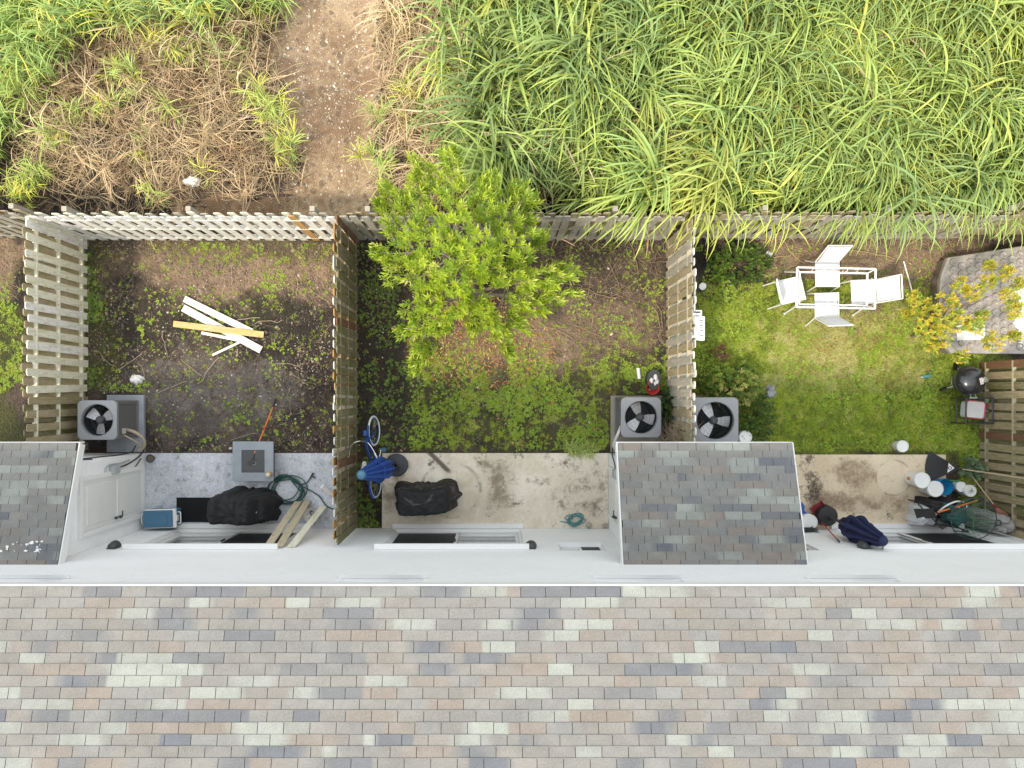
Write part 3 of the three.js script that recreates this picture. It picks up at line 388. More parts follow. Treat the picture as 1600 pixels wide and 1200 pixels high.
fence('cream painted wooden fence of spaced boards along the left side of the bare soil yard', [-8.35, 0, 1.3], Math.PI / 2, 4.5, { inPost: true, seed: 1, rail: 'cream', front: (t, R) => (t < 0.32 ? (R() < 0.7 ? 'brown' : 'olive') : R() < 0.14 ? 'white' : 'cream'), back: (t) => (t < 0.3 ? 'olive' : 'brown'), post0: 0.1 });
const fb1 = fence('white painted back fence of spaced boards with one orange tan board', [-8.28, 0, FZ], 0, 5.36, { seed: 2, rail: 'white', front: () => 'white', back: (t, R) => (R() < 0.6 ? 'cream' : 'grey'), post0: 0.62 });
{ const b = fb1.children.filter((c) => c.name.startsWith('board') && c.position.z > 0 && c.position.x > 4.45)[0]; b.material = WOOD.tan; b.userData.label = 'orange tan replacement board'; }
fence('weathered grey back fence partly hidden behind the green tree', [-2.78, 0, FZ], 0, 6.2, { seed: 3, rail: 'grey', pitch: 0.2, front: (t, R) => 'grey', back: () => 'brown', post0: 0.5 });
fence('weathered back fence overhung by long green grass behind the metal table', [3.58, 0, FZ - 0.02], 0, 5.75, { seed: 4, rail: 'grey', pitch: 0.215, front: (t, R) => (R() < 0.75 ? 'grey' : 'brown'), back: () => 'brown', post0: 1.2 });
fence('close boarded weathered fence stretch at the far right behind the dimpled cover', [9.42, 0, FZ - 0.12], 0, 3, { seed: 14, rail: 'brown', pitch: 0.145, front: () => 'brown', back: () => 'brown' });
fence('weathered back fence stub at the left edge behind the neighbouring yard', [-12.3, 0, FZ - 0.05], 0, 3.88, { seed: 15, rail: 'grey', front: () => 'grey', back: () => 'brown', post0: 3.7 });
fence('algae stained olive brown fence between bare yard and tree yard, bicycle leaning on it', [-2.85, 0, 2.62], Math.PI / 2, 5.82, { inPost: true, seed: 5, rail: 'brown', pitch: 0.19, front: (t, R) => (R() < 0.08 ? 'red' : 'olive'), back: (t, R) => (R() < 0.5 ? 'tan' : 'white'), post0: 0.6 });
fence('pale weathered fence between the tree yard and the green lawn', [3.5, 0, FZ + 0.07], -Math.PI / 2, 4.3, { inPost: true, seed: 6, rail: 'bare', pitch: 0.2, front: (t, R) => (R() < 0.7 ? 'brown' : 'grey'), back: () => 'white', post0: 1.2 });
fence('weathered brown fence with reddish boards right of the lawn beside the kettle grill', [9.88, 0, -0.72], -Math.PI / 2, 3.3, { inPost: true, seed: 7, rail: 'bare', pitch: 0.2, front: (t, R) => (t < 0.03 || (t > 0.42 && t < 0.47) ? 'red' : R() < 0.75 ? 'brown' : 'olive'), back: () => 'olive', post0: 0.9 });
// ---------- condenser units ----------
const slabTop = 0.08;
const pad = (label, x0, x1, z0, z1, m) => solo('equipment_pad', rbox(x1 - x0, 0.14, z1 - z0, 0.012, (x0 + x1) / 2, 0.01, (z0 + z1) / 2), m, label, 'concrete pad');
pad('blue grey painted concrete pad under the condenser in the bare soil yard', -7.9, -7.15, -0.065, 1.1, MAT.bluePad);
pad('stained beige concrete pad under the condenser right of the stained patio', 2.33, 3.4, -0.05, 1.1, MAT.concPad);
pad('beige concrete pad under the widest condenser unit beside the bushes', 3.62, 4.72, -0.06, 1.1, MAT.concPad);
function condenser(label, x, z, w, h, n, a0) {
  const o = thing('condenser_unit', label, 'air conditioner', [x, slabTop, z]), r = 0.41 * w;
  mesh('base_pan', rbox(w * 0.99, 0.05, w * 0.99, 0.015, 0, 0.026, 0), MAT.acBody, o);
  const ring = (q, t) => { const s = rrShape(q, q, 0.1), hh = new THREE.Path(); hh.absarc(0, 0, q / 2 - t, 0, Math.PI * 2, true); s.holes.push(hh); return s; };
  mesh('body_panel', ext(ring(w * 0.92, 0.03), h - 0.14, 0, 0, h - 0.09, 0, Math.PI / 2), MAT.acBody, o);
  const lv = []; for (let y = 0.11; y < h - 0.1; y += 0.042) { const q = w * 0.95, s = rrShape(q, q, 0.1), hh = rrShape(q - 0.06, q - 0.06, 0.07); s.holes.push(hh); lv.push(ext(s, 0.012, 0, 0, y, 0, Math.PI / 2)); } mesh('louvre', lv, MAT.acBody, o);
  for (const i of [-1, 1]) for (const k of [-1, 1]) mesh('corner_post', rbox(0.07, h - 0.12, 0.07, 0.02, i * (w / 2 - 0.05), h / 2, k * (w / 2 - 0.05)), MAT.acBody, o);
  const ts = rrShape(w - 0.03, w - 0.03, 0.09), th = new THREE.Path(); th.absarc(0, 0, r, 0, Math.PI * 2, true); ts.holes.push(th);
  mesh('top_panel', ext(ts, 0.05, 0.014, 0, h - 0.014, 0, Math.PI / 2), MAT.acTop, o);
  mesh('fan_shroud', tf(new THREE.CylinderGeometry(r - 0.004, r - 0.004, 0.3, 40, 1, true), 0, h - 0.17, 0), MAT.darkMetal, o).material = MAT.shroud;
  mesh('coil', cyl(r - 0.01, r - 0.01, 0.01, 0, 0.16, 0), MAT.blackPl, o);
  mesh('fan_hub', [cyl(0.075, 0.085, 0.12, 0, h - 0.14, 0), cyl(0.045, 0.075, 0.02, 0, h - 0.07, 0)], MAT.darkMetal, o);
  for (let k = 0; k < n; k++) { const s = new THREE.Shape(); s.moveTo(0.06, -0.05); s.quadraticCurveTo(r * 0.6, -0.12, r * 0.86, -0.115); s.quadraticCurveTo(r * 0.93, 0, r * 0.86, 0.1); s.quadraticCurveTo(r * 0.5, 0.09, 0.06, 0.05); const g = ext(s, 0.004); g.rotateX(-Math.PI / 2 + 0.3); g.rotateY(a0 + k * 2 * Math.PI / n); g.translate(0, h - 0.15, 0); mesh('fan_blade', g, MAT.alu, o); }
  const wires = []; for (let k = 0; k < 24; k++) { const a = k / 24 * 6.283; wires.push(bar([0.08 * Math.cos(a), h + 0.012, 0.08 * Math.sin(a)], [r * 1.02 * Math.cos(a), h + 0.004, r * 1.02 * Math.sin(a)], 0.0016, 0.0016, 4)); } for (const q of [0.3, 0.52, 0.75, 0.97]) wires.push(tf(new THREE.TorusGeometry(r * q, 0.0016, 4, 48), 0, h + 0.009, 0, Math.PI / 2)); mesh('guard', wires, MAT.darkMetal, o);
  return o;
}
MAT.shroud = std({ color: lin(0.025, 0.025, 0.027), roughness: 0.6, side: THREE.DoubleSide });
const ac1 = condenser('grey condenser unit on the blue grey pad beside the left shed', -7.62, 0.42, 0.76, 0.82, 3, 0.5);
mesh('sticker', [tf(new THREE.BoxGeometry(0.004, 0.14, 0.1), 0.372, 0.55, 0.22)], MAT.label, ac1);
condenser('grey condenser unit with thin dark gap on the beige pad right of the stained patio', 2.79, 0.37, 0.78, 0.74, 3, -0.15);
condenser('widest grey condenser unit with three pale fan blades beside the leafy bushes', 4.19, 0.43, 0.89, 0.82, 3, -0.05);
solo('refrigerant_pipe', [tube([[-7.28, 0.5, 0.62], [-7.12, 0.52, 0.66], [-7.0, 0.42, 0.78], [-7.02, 0.3, 0.95], [-7.16, 0.26, 1.05]], 0.032), tube([[-7.3, 0.62, 0.7], [-7.1, 0.5, 0.85], [-7.06, 0.3, 0.98], [-7.1, 0.12, 1.04]], 0.014)], MAT.insul, 'beige insulated pipe curving from the left condenser to the shed wall', 'pipe');
solo('refrigerant_pipe', tube([[2.42, 0.7, 0.55], [2.34, 0.8, 0.7], [2.3, 0.6, 0.92], [2.4, 0.4, 1.08]], 0.028), MAT.dirtyWhite, 'white insulated pipe beside the condenser at the edge of the middle shed roof', 'pipe');
solo('power_cable', tube([[2.42, 0.35, 0.7], [2.3, 0.5, 0.98], [2.24, 0.8, 1.1], [2.25, 0.95, 1.22], [2.262, 1.05, 1.36]], 0.013), MAT.cable, 'black cable looping from the beige pad up to the grey box on the shed wall', 'cable');
solo('disconnect_box', [rbox(0.08, 0.28, 0.18, 0.012, 2.243, 1.2, 1.42), rbox(0.02, 0.24, 0.15, 0.006, 2.196, 1.2, 1.42)], MAT.boxGrey, 'grey electrical box on the wall of the middle shed', 'electrical box');
{ const o = thing('disconnect_box', 'grey electrical box with bent conduits on the wall of the left shed', 'electrical box', [-7.14, 1.25, 1.33]); mesh('body', rbox(0.09, 0.22, 0.15, 0.012, 0.047, 0, 0), MAT.boxGrey, o); mesh('cover', rbox(0.02, 0.19, 0.13, 0.006, 0.103, 0.005, 0), MAT.boxGrey, o);
  mesh('conduit', tube([[0.04, 0.1, 0.02], [0.035, 0.2, 0.06], [0.03, 0.26, 0], [0.03, 0.2, -0.08], [0.03, -0.3, -0.1], [0.03, -0.55, -0.13]], 0.014), MAT.boxGrey, o); mesh('conduit', tube([[0.04, -0.1, -0.02], [0.03, -0.4, -0.04], [0.03, -0.7, -0.1], [0.03, -0.95, -0.18], [0.05, -1.1, -0.3]], 0.014), MAT.cable, o); mesh('conduit', tube([[0.04, -0.1, 0.03], [0.03, -0.4, 0.08], [0.03, -0.75, 0.03], [0.03, -1.0, -0.12]], 0.011), MAT.cable, o); }
solo('power_cable', tube([[-7.13, 1.9, 1.08], [-7.4, 1.8, 1.09], [-7.3, 1.5, 1.08], [-7.1, 1.05, 1.07], [-7.06, 0.7, 1.04], [-7.15, 0.4, 0.95]], 0.013), MAT.cable, 'black cable drooping across the front corner of the left shed', 'cable');
{ const o = thing('plant_pot', 'small dark round plant pot by the corner of the left shed', 'pot', [-6.98, 0.05, 1.22]); mesh('pot', lathe([[0.05, 0], [0.075, 0.1], [0.085, 0.11], [0.07, 0.1], [0.05, 0.03], [0, 0.03]]), MAT.darkMetal, o); mesh('soil', cyl(0.068, 0.06, 0.03, 0, 0.075, 0), MAT.bark, o); }
MAT.lampShade = worn([0.05, 0.052, 0.055], 0.45, 0.2); MAT.lampShade.side = THREE.DoubleSide;
// ---------- wall lamps ----------
for (const [x, label] of [[-6.75, 'dark half dome lamp on the wall left of the leftmost sliding door'], [0.62, 'dark half dome lamp on the wall between the middle door and small window'], [6.5, 'dark half dome lamp on the wall beside the navy umbrella']]) {
  const o = thing('wall_lamp', label, 'lamp', [x, 1.9, WZ - 0.002]); mesh('back_plate', rbox(0.16, 0.2, 0.02, 0.008, 0, 0, -0.011), MAT.darkMetal, o);
  mesh('shade', tf(new THREE.LatheGeometry([[0.0, 0.1], [0.045, 0.092], [0.08, 0.06], [0.1, -0.02], [0.104, -0.07], [0.094, -0.07], [0.09, -0.02], [0, 0.07]].map((p) => new THREE.Vector2(...p)), 24, Math.PI / 2, Math.PI), 0, 0, -0.022), MAT.lampShade, o); mesh('bulb_holder', rbox(0.06, 0.06, 0.05, 0.01, 0, 0.0, -0.045), MAT.darkMetal, o);
}
MAT.quilt.roughness = 0.42;
// ---------- cloth covers ----------
function coverGeo(w, d, h, seed, top, lobes, ex = 5, crease = 0.05) {
  const NT = 150, NL = 26, NC = 14, pos = [], uv = [], idx = []; const rad = (a) => 1 / Math.pow(Math.pow(Math.abs(Math.cos(a)) / (w / 2), ex) + Math.pow(Math.abs(Math.sin(a)) / (d / 2), ex), 1 / ex);
  for (let l = 0; l <= NL + NC; l++) for (let k = 0; k <= NT; k++) {
    const a = k / NT * Math.PI * 2, kk = k % NT, aa = kk / NT * Math.PI * 2, c = Math.cos(aa), s = Math.sin(aa), base = rad(aa), t = Math.min(1, l / NL), q = l <= NL ? 1 : 1 - (l - NL) / NC;
    const fold = (1 - t) * (0.055 * Math.sin(aa * 9 + seed + 2 * vn(c * 2 + 5, s * 2 + seed)) + 0.06 * Math.sin(aa * 17 + seed * 2) * vn(c * 3 + 9, s * 3 + seed)) + 0.09 * (fbm(c * 2.2 + seed + t, s * 2.2 + t * 2, 3) - 0.5) - crease * Math.pow(1 - Math.abs(2 * fbm(c * 4 + seed + t * 1.6, s * 4 + t * 3.2, 3) - 1), 3);
    const r = base * (1.06 - 0.12 * t + fold + (lobes ? lobes(aa, t) : 0)) * (l <= NL ? 1 - 0.1 * Math.pow(t, 6) : 0.9 * q), x = r * c, z = r * s, H = top ? top(x, z) : h;
    const y = (l <= NL ? H * (0.965 * t) : H * (0.965 + 0.035 * Math.sqrt(1 - q * q))) + (0.022 * (fbm(x * 7 + seed, z * 7, 3) - 0.5) - 0.5 * crease * h * Math.pow(1 - Math.abs(2 * fbm(x * 5.5 + seed * 3, z * 5.5, 3) - 1), 4)) * (l ? 1 : 0); pos.push(x, Math.max(0.004, y), z); uv.push(a * 0.3 + x * 0.7, y * 0.8 + z * 0.7);
  }
  for (let l = 0; l < NL + NC; l++) for (let k = 0; k < NT; k++) { const o = l * (NT + 1) + k, b = o + NT + 1; idx.push(o, b, o + 1, o + 1, b, b + 1); }
  const g = new THREE.BufferGeometry(); g.setAttribute('position', new THREE.Float32BufferAttribute(pos, 3)); g.setAttribute('uv', new THREE.Float32BufferAttribute(uv, 2)); g.setIndex(idx); g.computeVertexNormals(); return g;
}
{ const o = thing('covered_grill', 'grill under a plain black cloth cover on the grey painted patio', 'covered grill', [-4.95, 0.05, 2.14], -0.05);
  mesh('cover', coverGeo(1.16, 0.6, 1.1, 2, (x, z) => 1.08 - 0.3 * ss(0.26, 0.38, x) + 0.09 * Math.exp(-(((x + 0.36) / 0.08) ** 2)) + 0.09 * Math.exp(-(((x - 0.1) / 0.09) ** 2)) - 0.03 * Math.cos(x * 9), (a) => 0.1 * Math.exp(-(((a - 5.2) / 0.16) ** 2)) + 0.1 * Math.exp(-(((a - 4.15) / 0.16) ** 2))), MAT.blackCloth, o); mesh('tie_tag', box(0.012, 0.06, 0.01, 0.36, 0.8, 0.02, 0.9), MAT.dirtyWhite, o); }
{ const o = thing('covered_grill', 'grill under a dusty black cloth cover on the stained bare patio', 'covered grill', [-1.38, 0.05, 1.98], 0.06);
  mesh('cover', coverGeo(1.22, 0.56, 1.08, 7, (x, z) => 1.06 - 0.2 * ss(0.46, 0.56, Math.abs(x)) + 0.03 * Math.cos(x * 7), (a, t) => 0.26 * Math.exp(-(((a - 3.7) / 0.2) ** 2)) * (0.5 + t * 0.5) + 0.12 * Math.exp(-(((a - 5.75) / 0.22) ** 2)) - 0.1 * Math.exp(-(((a - 4.95) / 0.3) ** 2))), MAT.dustyCloth, o); }
solo('door_mat', rbox(0.88, 0.014, 0.5, 0.005, -6.05, 0.058, 2.27), MAT.mat, 'flat black rubber mat beside the cooler on the grey painted patio', 'doormat');
// ---------- cooler ----------
{ const o = thing('cooler', 'blue and white ice cooler against the white wall on the grey patio', 'cooler', [-6.68, 0.05, 2.4], 0.03);
  mesh('body', [rbox(0.6, 0.26, 0.34, 0.03, 0, 0.135, 0), rbox(0.14, 0.24, 0.345, 0.03, 0.24, 0.14, 0)], MAT.coolerBlue, o); mesh('rim', rbox(0.64, 0.05, 0.38, 0.02, 0, 0.28, 0), MAT.whitePl, o); mesh('lid', rbox(0.58, 0.05, 0.34, 0.022, -0.035, 0.318, 0), MAT.coolerBlue, o); mesh('lid_panel', rbox(0.42, 0.012, 0.22, 0.005, -0.05, 0.347, 0), MAT.coolerBlue, o);
  mesh('latch', rbox(0.03, 0.09, 0.12, 0.008, 0.325, 0.27, 0), MAT.whitePl, o); mesh('handle', tube([[-0.31, 0.22, -0.09], [-0.38, 0.26, -0.09], [-0.39, 0.26, 0], [-0.38, 0.26, 0.09], [-0.31, 0.22, 0.09]], 0.012, 24), MAT.whitePl, o); mesh('handle', tube([[0.31, 0.22, -0.11], [0.37, 0.24, -0.11], [0.38, 0.24, 0], [0.37, 0.24, 0.11], [0.31, 0.22, 0.11]], 0.012, 24), MAT.whitePl, o); }
// ---------- fire pit table and tool ----------
{ const o = thing('fire_pit_table', 'square grey fire pit table with dark lid at the patio edge', 'table', [-4.84, 0.03, 1.26]), t = rrShape(0.8, 0.78, 0.02), c = rrShape(0.47, 0.46, 0.012); t.holes.push(c);
  mesh('top', ext(t, 0.03, 0.006, 0, 0.3, 0, Math.PI / 2), std({ map: tintMap([0.2, 0.225, 0.255], [0.34, 0.37, 0.4], 7, 21), roughness: 0.7, bumpMap: softNoise, bumpScale: 0.002 }), o); mesh('base', [box(0.68, 0.26, 0.66, 0, 0.133, 0)], MAT.slate, o); mesh('lid', rbox(0.455, 0.016, 0.445, 0.004, 0, 0.288, 0), MAT.darkMetal, o); mesh('lid_handle', tf(new THREE.TorusGeometry(0.04, 0.008, 8, 24), 0.02, 0.302, 0.03, Math.PI / 2), MAT.metalGrey, o);
  const a = V(-4.47, 0.05, 0.02), b = V(-4.87, 0.37, 1.28), d = b.clone().sub(a), q = (t2) => a.clone().addScaledVector(d, t2), r = thing('garden_hoe', 'orange handled hoe lying across the grey fire pit table onto the soil', 'hoe'); mesh('handle', bar(q(0.12), q(0.86), 0.016), MAT.orange, r); mesh('grip', bar(q(0), q(0.13), 0.019), MAT.rubber, r); mesh('shank', bar(q(0.86), q(1), 0.012), MAT.darkMetal, r); mesh('blade', rbox(0.15, 0.012, 0.08, 0.004, q(1).x, 0.36, q(1).z, 0.15, 0.3), MAT.darkMetal, r); mesh('ferrule', bar(q(0.44), q(0.5), 0.0175), MAT.red, r);
  const j = thing('jar', 'small yellow labelled jar on the corner of the fire pit table', 'jar', [-4.5, 0.34, 1.51]); mesh('body', cyl(0.05, 0.05, 0.11, 0, 0.055, 0), MAT.yellowPl, j); mesh('lid', cyl(0.03, 0.035, 0.03, 0, 0.125, 0), MAT.dirtyWhite, j); }
// ---------- hoses ----------
{ const R = rng(31), pts = []; for (let k = 0; k < 62; k++) { const a = k * 0.62, r = 0.17 + 0.13 * vn(k * 0.21, 3) + 0.04 * R(); pts.push([-4.32 + r * 1.25 * Math.cos(a) + 0.12 * vn(k * 0.13, 8), 0.07 + 0.045 * vn(k * 0.4, 1) + 0.03 * R(), 1.86 + r * Math.sin(a)]); } pts.push([-4.15, 0.08, 1.66], [-3.95, 0.075, 1.78], [-3.6, 0.075, 1.98], [-3.42, 0.08, 2.2], [-3.1, 0.08, 2.3], [-2.95, 0.3, 2.32]);
  const o = thing('garden_hose', 'coiled dark green garden hose beside the fire pit table', 'hose'); mesh('tube', tube(pts, 0.012, 700, 6), MAT.hose, o); mesh('tube', tube([[-4.5, 0.09, 1.72], [-4.25, 0.1, 1.6], [-4.0, 0.08, 1.75], [-3.85, 0.075, 1.72], [-3.78, 0.075, 1.64]], 0.012, 60, 6), MAT.hose, o); mesh('nozzle', [bar([-3.78, 0.08, 1.64], [-3.7, 0.1, 1.52], 0.016, 0.024), bar([-3.74, 0.09, 1.58], [-3.66, 0.08, 1.62], 0.012)], MAT.darkMetal, o); }
{ const R = rng(77), pts = []; for (let k = 0; k < 46; k++) { const a = k * 0.71 + R() * 0.3, r = 0.06 + 0.13 * R(); pts.push([1.62 + r * 1.2 * Math.cos(a), 0.07 + 0.05 * R(), 2.46 + r * 0.8 * Math.sin(a)]); } pts.push([1.4, 0.065, 2.52], [1.3, 0.065, 2.5]); solo('rope', tube(pts, 0.009, 420, 5), MAT.teal, 'tangled teal rope lying on the stained patio near the wall', 'rope'); }
// ---------- loose boards ----------
const lean = (x, z, x2, h2, m, label, w = 0.14) => solo('loose_board', beam([x, 0.06, z], [x2, h2, WZ - 0.03], w, 0.02, V(1, 0, 0)).applyMatrix4(new THREE.Matrix4()), m, label, 'board');
{ const flat = (b0, b1, x2) => { const a = V(...b0), b = V(...b1), d = b.clone().sub(a).normalize(), n = new THREE.Vector3().crossVectors(d, V(1, 0, 0)).normalize(); return beam(a, b, 0.14, 0.02, n); };
  solo('loose_board', flat([-4.0, 0.06, 2.08], [-4.03, 1.93, 2.63]), WOOD.bare, 'leftmost of three pale fence boards leaning on the wall beside the black covered grill', 'board');
  solo('loose_board', flat([-3.83, 0.06, 2.09], [-3.83, 1.9, 2.63]), WOOD.bare, 'middle pale fence board leaning on the wall between two others', 'board');
  solo('loose_board', flat([-3.5, 0.06, 2.2], [-3.62, 1.88, 2.63]), WOOD.cream, 'rightmost pale fence board leaning on the wall beside the white dish', 'board');
  const ly = (a, b, h, h2, w, m, label) => solo('loose_board', beam(P(...a, h).toArray(), P(...b, h2).toArray(), w, 0.022, V(0, 1, 0)), m, label, 'board');
  ly([288, 467], [394, 519], 0.05, 0.06, 0.135, WOOD.white, 'upper white board lying on the soil in the crossed pile'); ly([286, 481], [408, 547], 0.04, 0.05, 0.15, WOOD.white, 'longest white board lying diagonally under the tan board');
  ly([271, 506], [412, 523], 0.085, 0.1, 0.125, WOOD.tan2 ||= std({ map: woodTex(91, [0.6, 0.46, 0.22], [0.5, 0.34, 0.13], [0.6, 0.38, 0.1], 0.6, [0.6, 0.52, 0.34], 0.4), roughness: 0.85 }), 'broken tan board lying across the white boards'); ly([315, 520], [385, 534], 0.03, 0.03, 0.06, WOOD.white, 'narrow white strip of wood under the tan board'); ly([332, 555], [378, 533], 0.03, 0.03, 0.045, WOOD.white, 'short white splinter of wood pointing down left'); }
{ const o = thing('dish', 'round white dish with debris beside the leaning boards', 'dish', [-3.74, 0.05, 2.37]); mesh('bowl', lathe([[0, 0.01], [0.13, 0.01], [0.16, 0.07], [0.165, 0.07], [0.135, 0], [0, 0]]), MAT.whitePl, o); const R = rng(5), g = []; for (let k = 0; k < 22; k++) { const a = R() * 6.28, r = 0.1 * Math.sqrt(R()); g.push(box(0.03, 0.008, 0.012, r * Math.cos(a), 0.018 + 0.01 * R(), r * Math.sin(a), R(), R() * 6, R())); } mesh('debris', g, MAT.bark, o); }
solo('drain_pipe', [bar(P(503, 760, 0.25), P(517, 772, 0.12), 0.05, 0.05, 20)], MAT.whitePl, 'short white pipe leaning at the fence beside the hose', 'pipe');
// ---------- bicycle ----------
{ const o = thing('bicycle', 'blue bicycle with white tyres and saddle leaning on the olive fence', 'bicycle', [-2.36, 0.01, 1.17]); o.rotation.set(0, 0.03, 0.2); const r = 0.285, zf = -0.52, zr = 0.52;
  for (const z of [zf, zr]) { const w = new THREE.Group(); w.name = 'wheel'; w.position.set(0, r + 0.02, z); o.add(w); mesh('tyre', tf(new THREE.TorusGeometry(r, 0.021, 10, 48), 0, 0, 0, 0, Math.PI / 2), MAT.whitePl, w); mesh('rim', tf(new THREE.TorusGeometry(r - 0.028, 0.011, 8, 48), 0, 0, 0, 0, Math.PI / 2), MAT.blue, w); const sp = []; for (let k = 0; k < 24; k++) { const a = k / 24 * 6.283; sp.push(bar([k % 2 ? 0.025 : -0.025, 0.02 * Math.cos(a), 0.02 * Math.sin(a)], [0, (r - 0.03) * Math.cos(a + 0.3), (r - 0.03) * Math.sin(a + 0.3)], 0.0018, 0.0018, 4)); } mesh('spoke', sp, MAT.chrome, w); mesh('hub', cyl(0.025, 0.025, 0.08, 0, 0, 0, 0, 0, Math.PI / 2), MAT.darkMetal, w); }
  const fen = (z, a, L) => { const g = new THREE.TorusGeometry(r + 0.035, 0.03, 8, 30, L); g.scale(1, 1, 0.85); return tf(g.rotateZ(a), 0, r + 0.02, z, 0, Math.PI / 2); };
  mesh('fender', fen(zf, 1.2, 1.3), MAT.blue, o); mesh('fender', fen(zr, 0.55, 2.1), MAT.blue, o);
  const y = r + 0.02, hd = [0, 0.78, zf + 0.17], bb = [0, 0.29, 0.02], st = [0, 0.68, 0.2];
  mesh('frame', [bar([0, 0.7, zf + 0.15], bb, 0.026), bar(hd, [0, 0.5, 0.1], 0.024), bar(bb, st, 0.02), bar([0.05, y, zr], bb, 0.012), bar([-0.05, y, zr], bb, 0.012), bar([0.05, y, zr], [0.01, 0.6, 0.17], 0.011), bar([-0.05, y, zr], [-0.01, 0.6, 0.17], 0.011), bar([0, 0.6, zf + 0.12], [0, 0.82, zf + 0.18], 0.03)], MAT.blue, o);
  mesh('fork', [bar([0.05, y, zf], [0.05, 0.62, zf + 0.12], 0.013), bar([-0.05, y, zf], [-0.05, 0.62, zf + 0.12], 0.013), bar([-0.06, 0.62, zf + 0.12], [0.06, 0.62, zf + 0.12], 0.016)], MAT.blue, o);
  mesh('headlight', [cyl(0.045, 0.04, 0.1, 0, 0.78, zf + 0.02, Math.PI / 2 - 0.1)], MAT.blue, o); mesh('stem', [bar([0, 0.8, zf + 0.18], [0, 0.95, zf + 0.17], 0.014)], MAT.chrome, o);
  mesh('handlebar', tube([[-0.3, 0.93, zf + 0.5], [-0.25, 0.97, zf + 0.36], [-0.15, 1.0, zf + 0.2], [0, 0.96, zf + 0.16], [0.15, 1.0, zf + 0.2], [0.25, 0.97, zf + 0.36], [0.3, 0.93, zf + 0.5]], 0.011, 50), MAT.chrome, o);
  for (const s of [-1, 1]) mesh('grip', bar([s * 0.26, 0.965, zf + 0.39], [s * 0.305, 0.925, zf + 0.52], 0.018), MAT.whitePl, o);
  const ss2 = new THREE.Shape(); ss2.moveTo(-0.02, -0.15); ss2.quadraticCurveTo(0, -0.18, 0.02, -0.15); ss2.quadraticCurveTo(0.035, -0.02, 0.1, 0.05); ss2.quadraticCurveTo(0.12, 0.12, 0.06, 0.13); ss2.quadraticCurveTo(0, 0.11, -0.06, 0.13); ss2.quadraticCurveTo(-0.12, 0.12, -0.1, 0.05); ss2.quadraticCurveTo(-0.035, -0.02, -0.02, -0.15); mesh('saddle', ext(ss2, 0.03, 0.02, 0, 0.86, 0.22, Math.PI / 2), MAT.whitePl, o); mesh('seat_post', bar(st, [0, 0.83, 0.24], 0.014), MAT.chrome, o);
  mesh('chain_guard', rbox(0.02, 0.09, 0.5, 0.008, 0.07, 0.3, 0.22), MAT.blue, o); mesh('crank', [bar([0.09, 0.29, 0.02], [0.1, 0.22, -0.13], 0.01), bar([-0.09, 0.29, 0.02], [-0.1, 0.36, 0.17], 0.01), bar([-0.09, 0.29, 0.02], [0.09, 0.29, 0.02], 0.016)], MAT.chrome, o); for (const [x, yy, z] of [[0.155, 0.22, -0.13], [-0.155, 0.36, 0.17]]) mesh('pedal', rbox(0.1, 0.025, 0.075, 0.008, x, yy, z), MAT.coolerBlue, o);
  const kb = [bar([-0.05, 0.25, 0.1], [-0.2, 0.0, 0.12], 0.008)]; mesh('kickstand', kb, MAT.chrome, o); }
// ---------- closed patio umbrellas ----------
function umbrella(label, base, top, mat, prof, baseGeo, baseMat, seed, cap) {
  const o = thing('patio_umbrella', label, 'umbrella', base), d = V(top.x - base.x, top.y - base.y, top.z - base.z), L = d.length(), q = new THREE.Quaternion().setFromUnitVectors(V(0, 1, 0), d.normalize());
  mesh('base', baseGeo, baseMat, o); const pl = bar([0, 0.02, 0], [0, L, 0], 0.02); pl.applyQuaternion(q); mesh('pole', pl, MAT.darkMetal, o);
  const NT = 80, pos = [], uv = [], idx = [], n = prof.length * 5; const at = (t) => { for (let i = 1; i < prof.length; i++) if (t <= prof[i][0]) { const [a, b] = [prof[i - 1], prof[i]]; return lerp(a[1], b[1], ss(0, 1, (t - a[0]) / (b[0] - a[0]))); } return prof[prof.length - 1][1]; };
  for (let l = 0; l <= n; l++) for (let k = 0; k <= NT; k++) { const t = lerp(prof[0][0], prof[prof.length - 1][0], l / n), a = k / NT * 6.28318, r = at(t) * (1 + 0.3 * Math.sin(a * 8 + seed + t * 1.5) + 0.2 * (vn(Math.cos(a) * 3 + 7, Math.sin(a) * 3 + t * 4) - 0.5)); pos.push(r * Math.cos(a), t * L + (l === 0 ? 0.05 * Math.sin(a * 8 + seed) : 0), r * Math.sin(a)); uv.push(a * 0.3, t * L); }
  for (let l = 0; l < n; l++) for (let k = 0; k < NT; k++) { const a = l * (NT + 1) + k, b = a + NT + 1; idx.push(a, b, a + 1, a + 1, b, b + 1); }
  const g = new THREE.BufferGeometry(); g.setAttribute('position', new THREE.Float32BufferAttribute(pos, 3)); g.setAttribute('uv', new THREE.Float32BufferAttribute(uv, 2)); g.setIndex(idx); g.computeVertexNormals(); g.applyQuaternion(q); mesh('canopy', g, mat, o); mat.side = THREE.DoubleSide;
  const c = lathe([[0, 0.06], [0.03, 0.055], [0.06, 0.03], [0.09, 0.0], [0.05, -0.02], [0, -0.02]]); c.translate(0, L + 0.01, 0); c.applyQuaternion(q); mesh('top_cap', c, cap, o);
  const st = tf(new THREE.TorusGeometry(at(0.62) * 1.05, 0.012, 8, 32), 0, 0.62 * L, 0, Math.PI / 2); st.applyQuaternion(q); mesh('strap', st, mat, o);
  const kn = sph(0.03, 0.03, 0.55, 0); kn.applyQuaternion(q); mesh('knob', kn, MAT.darkMetal, o);
}
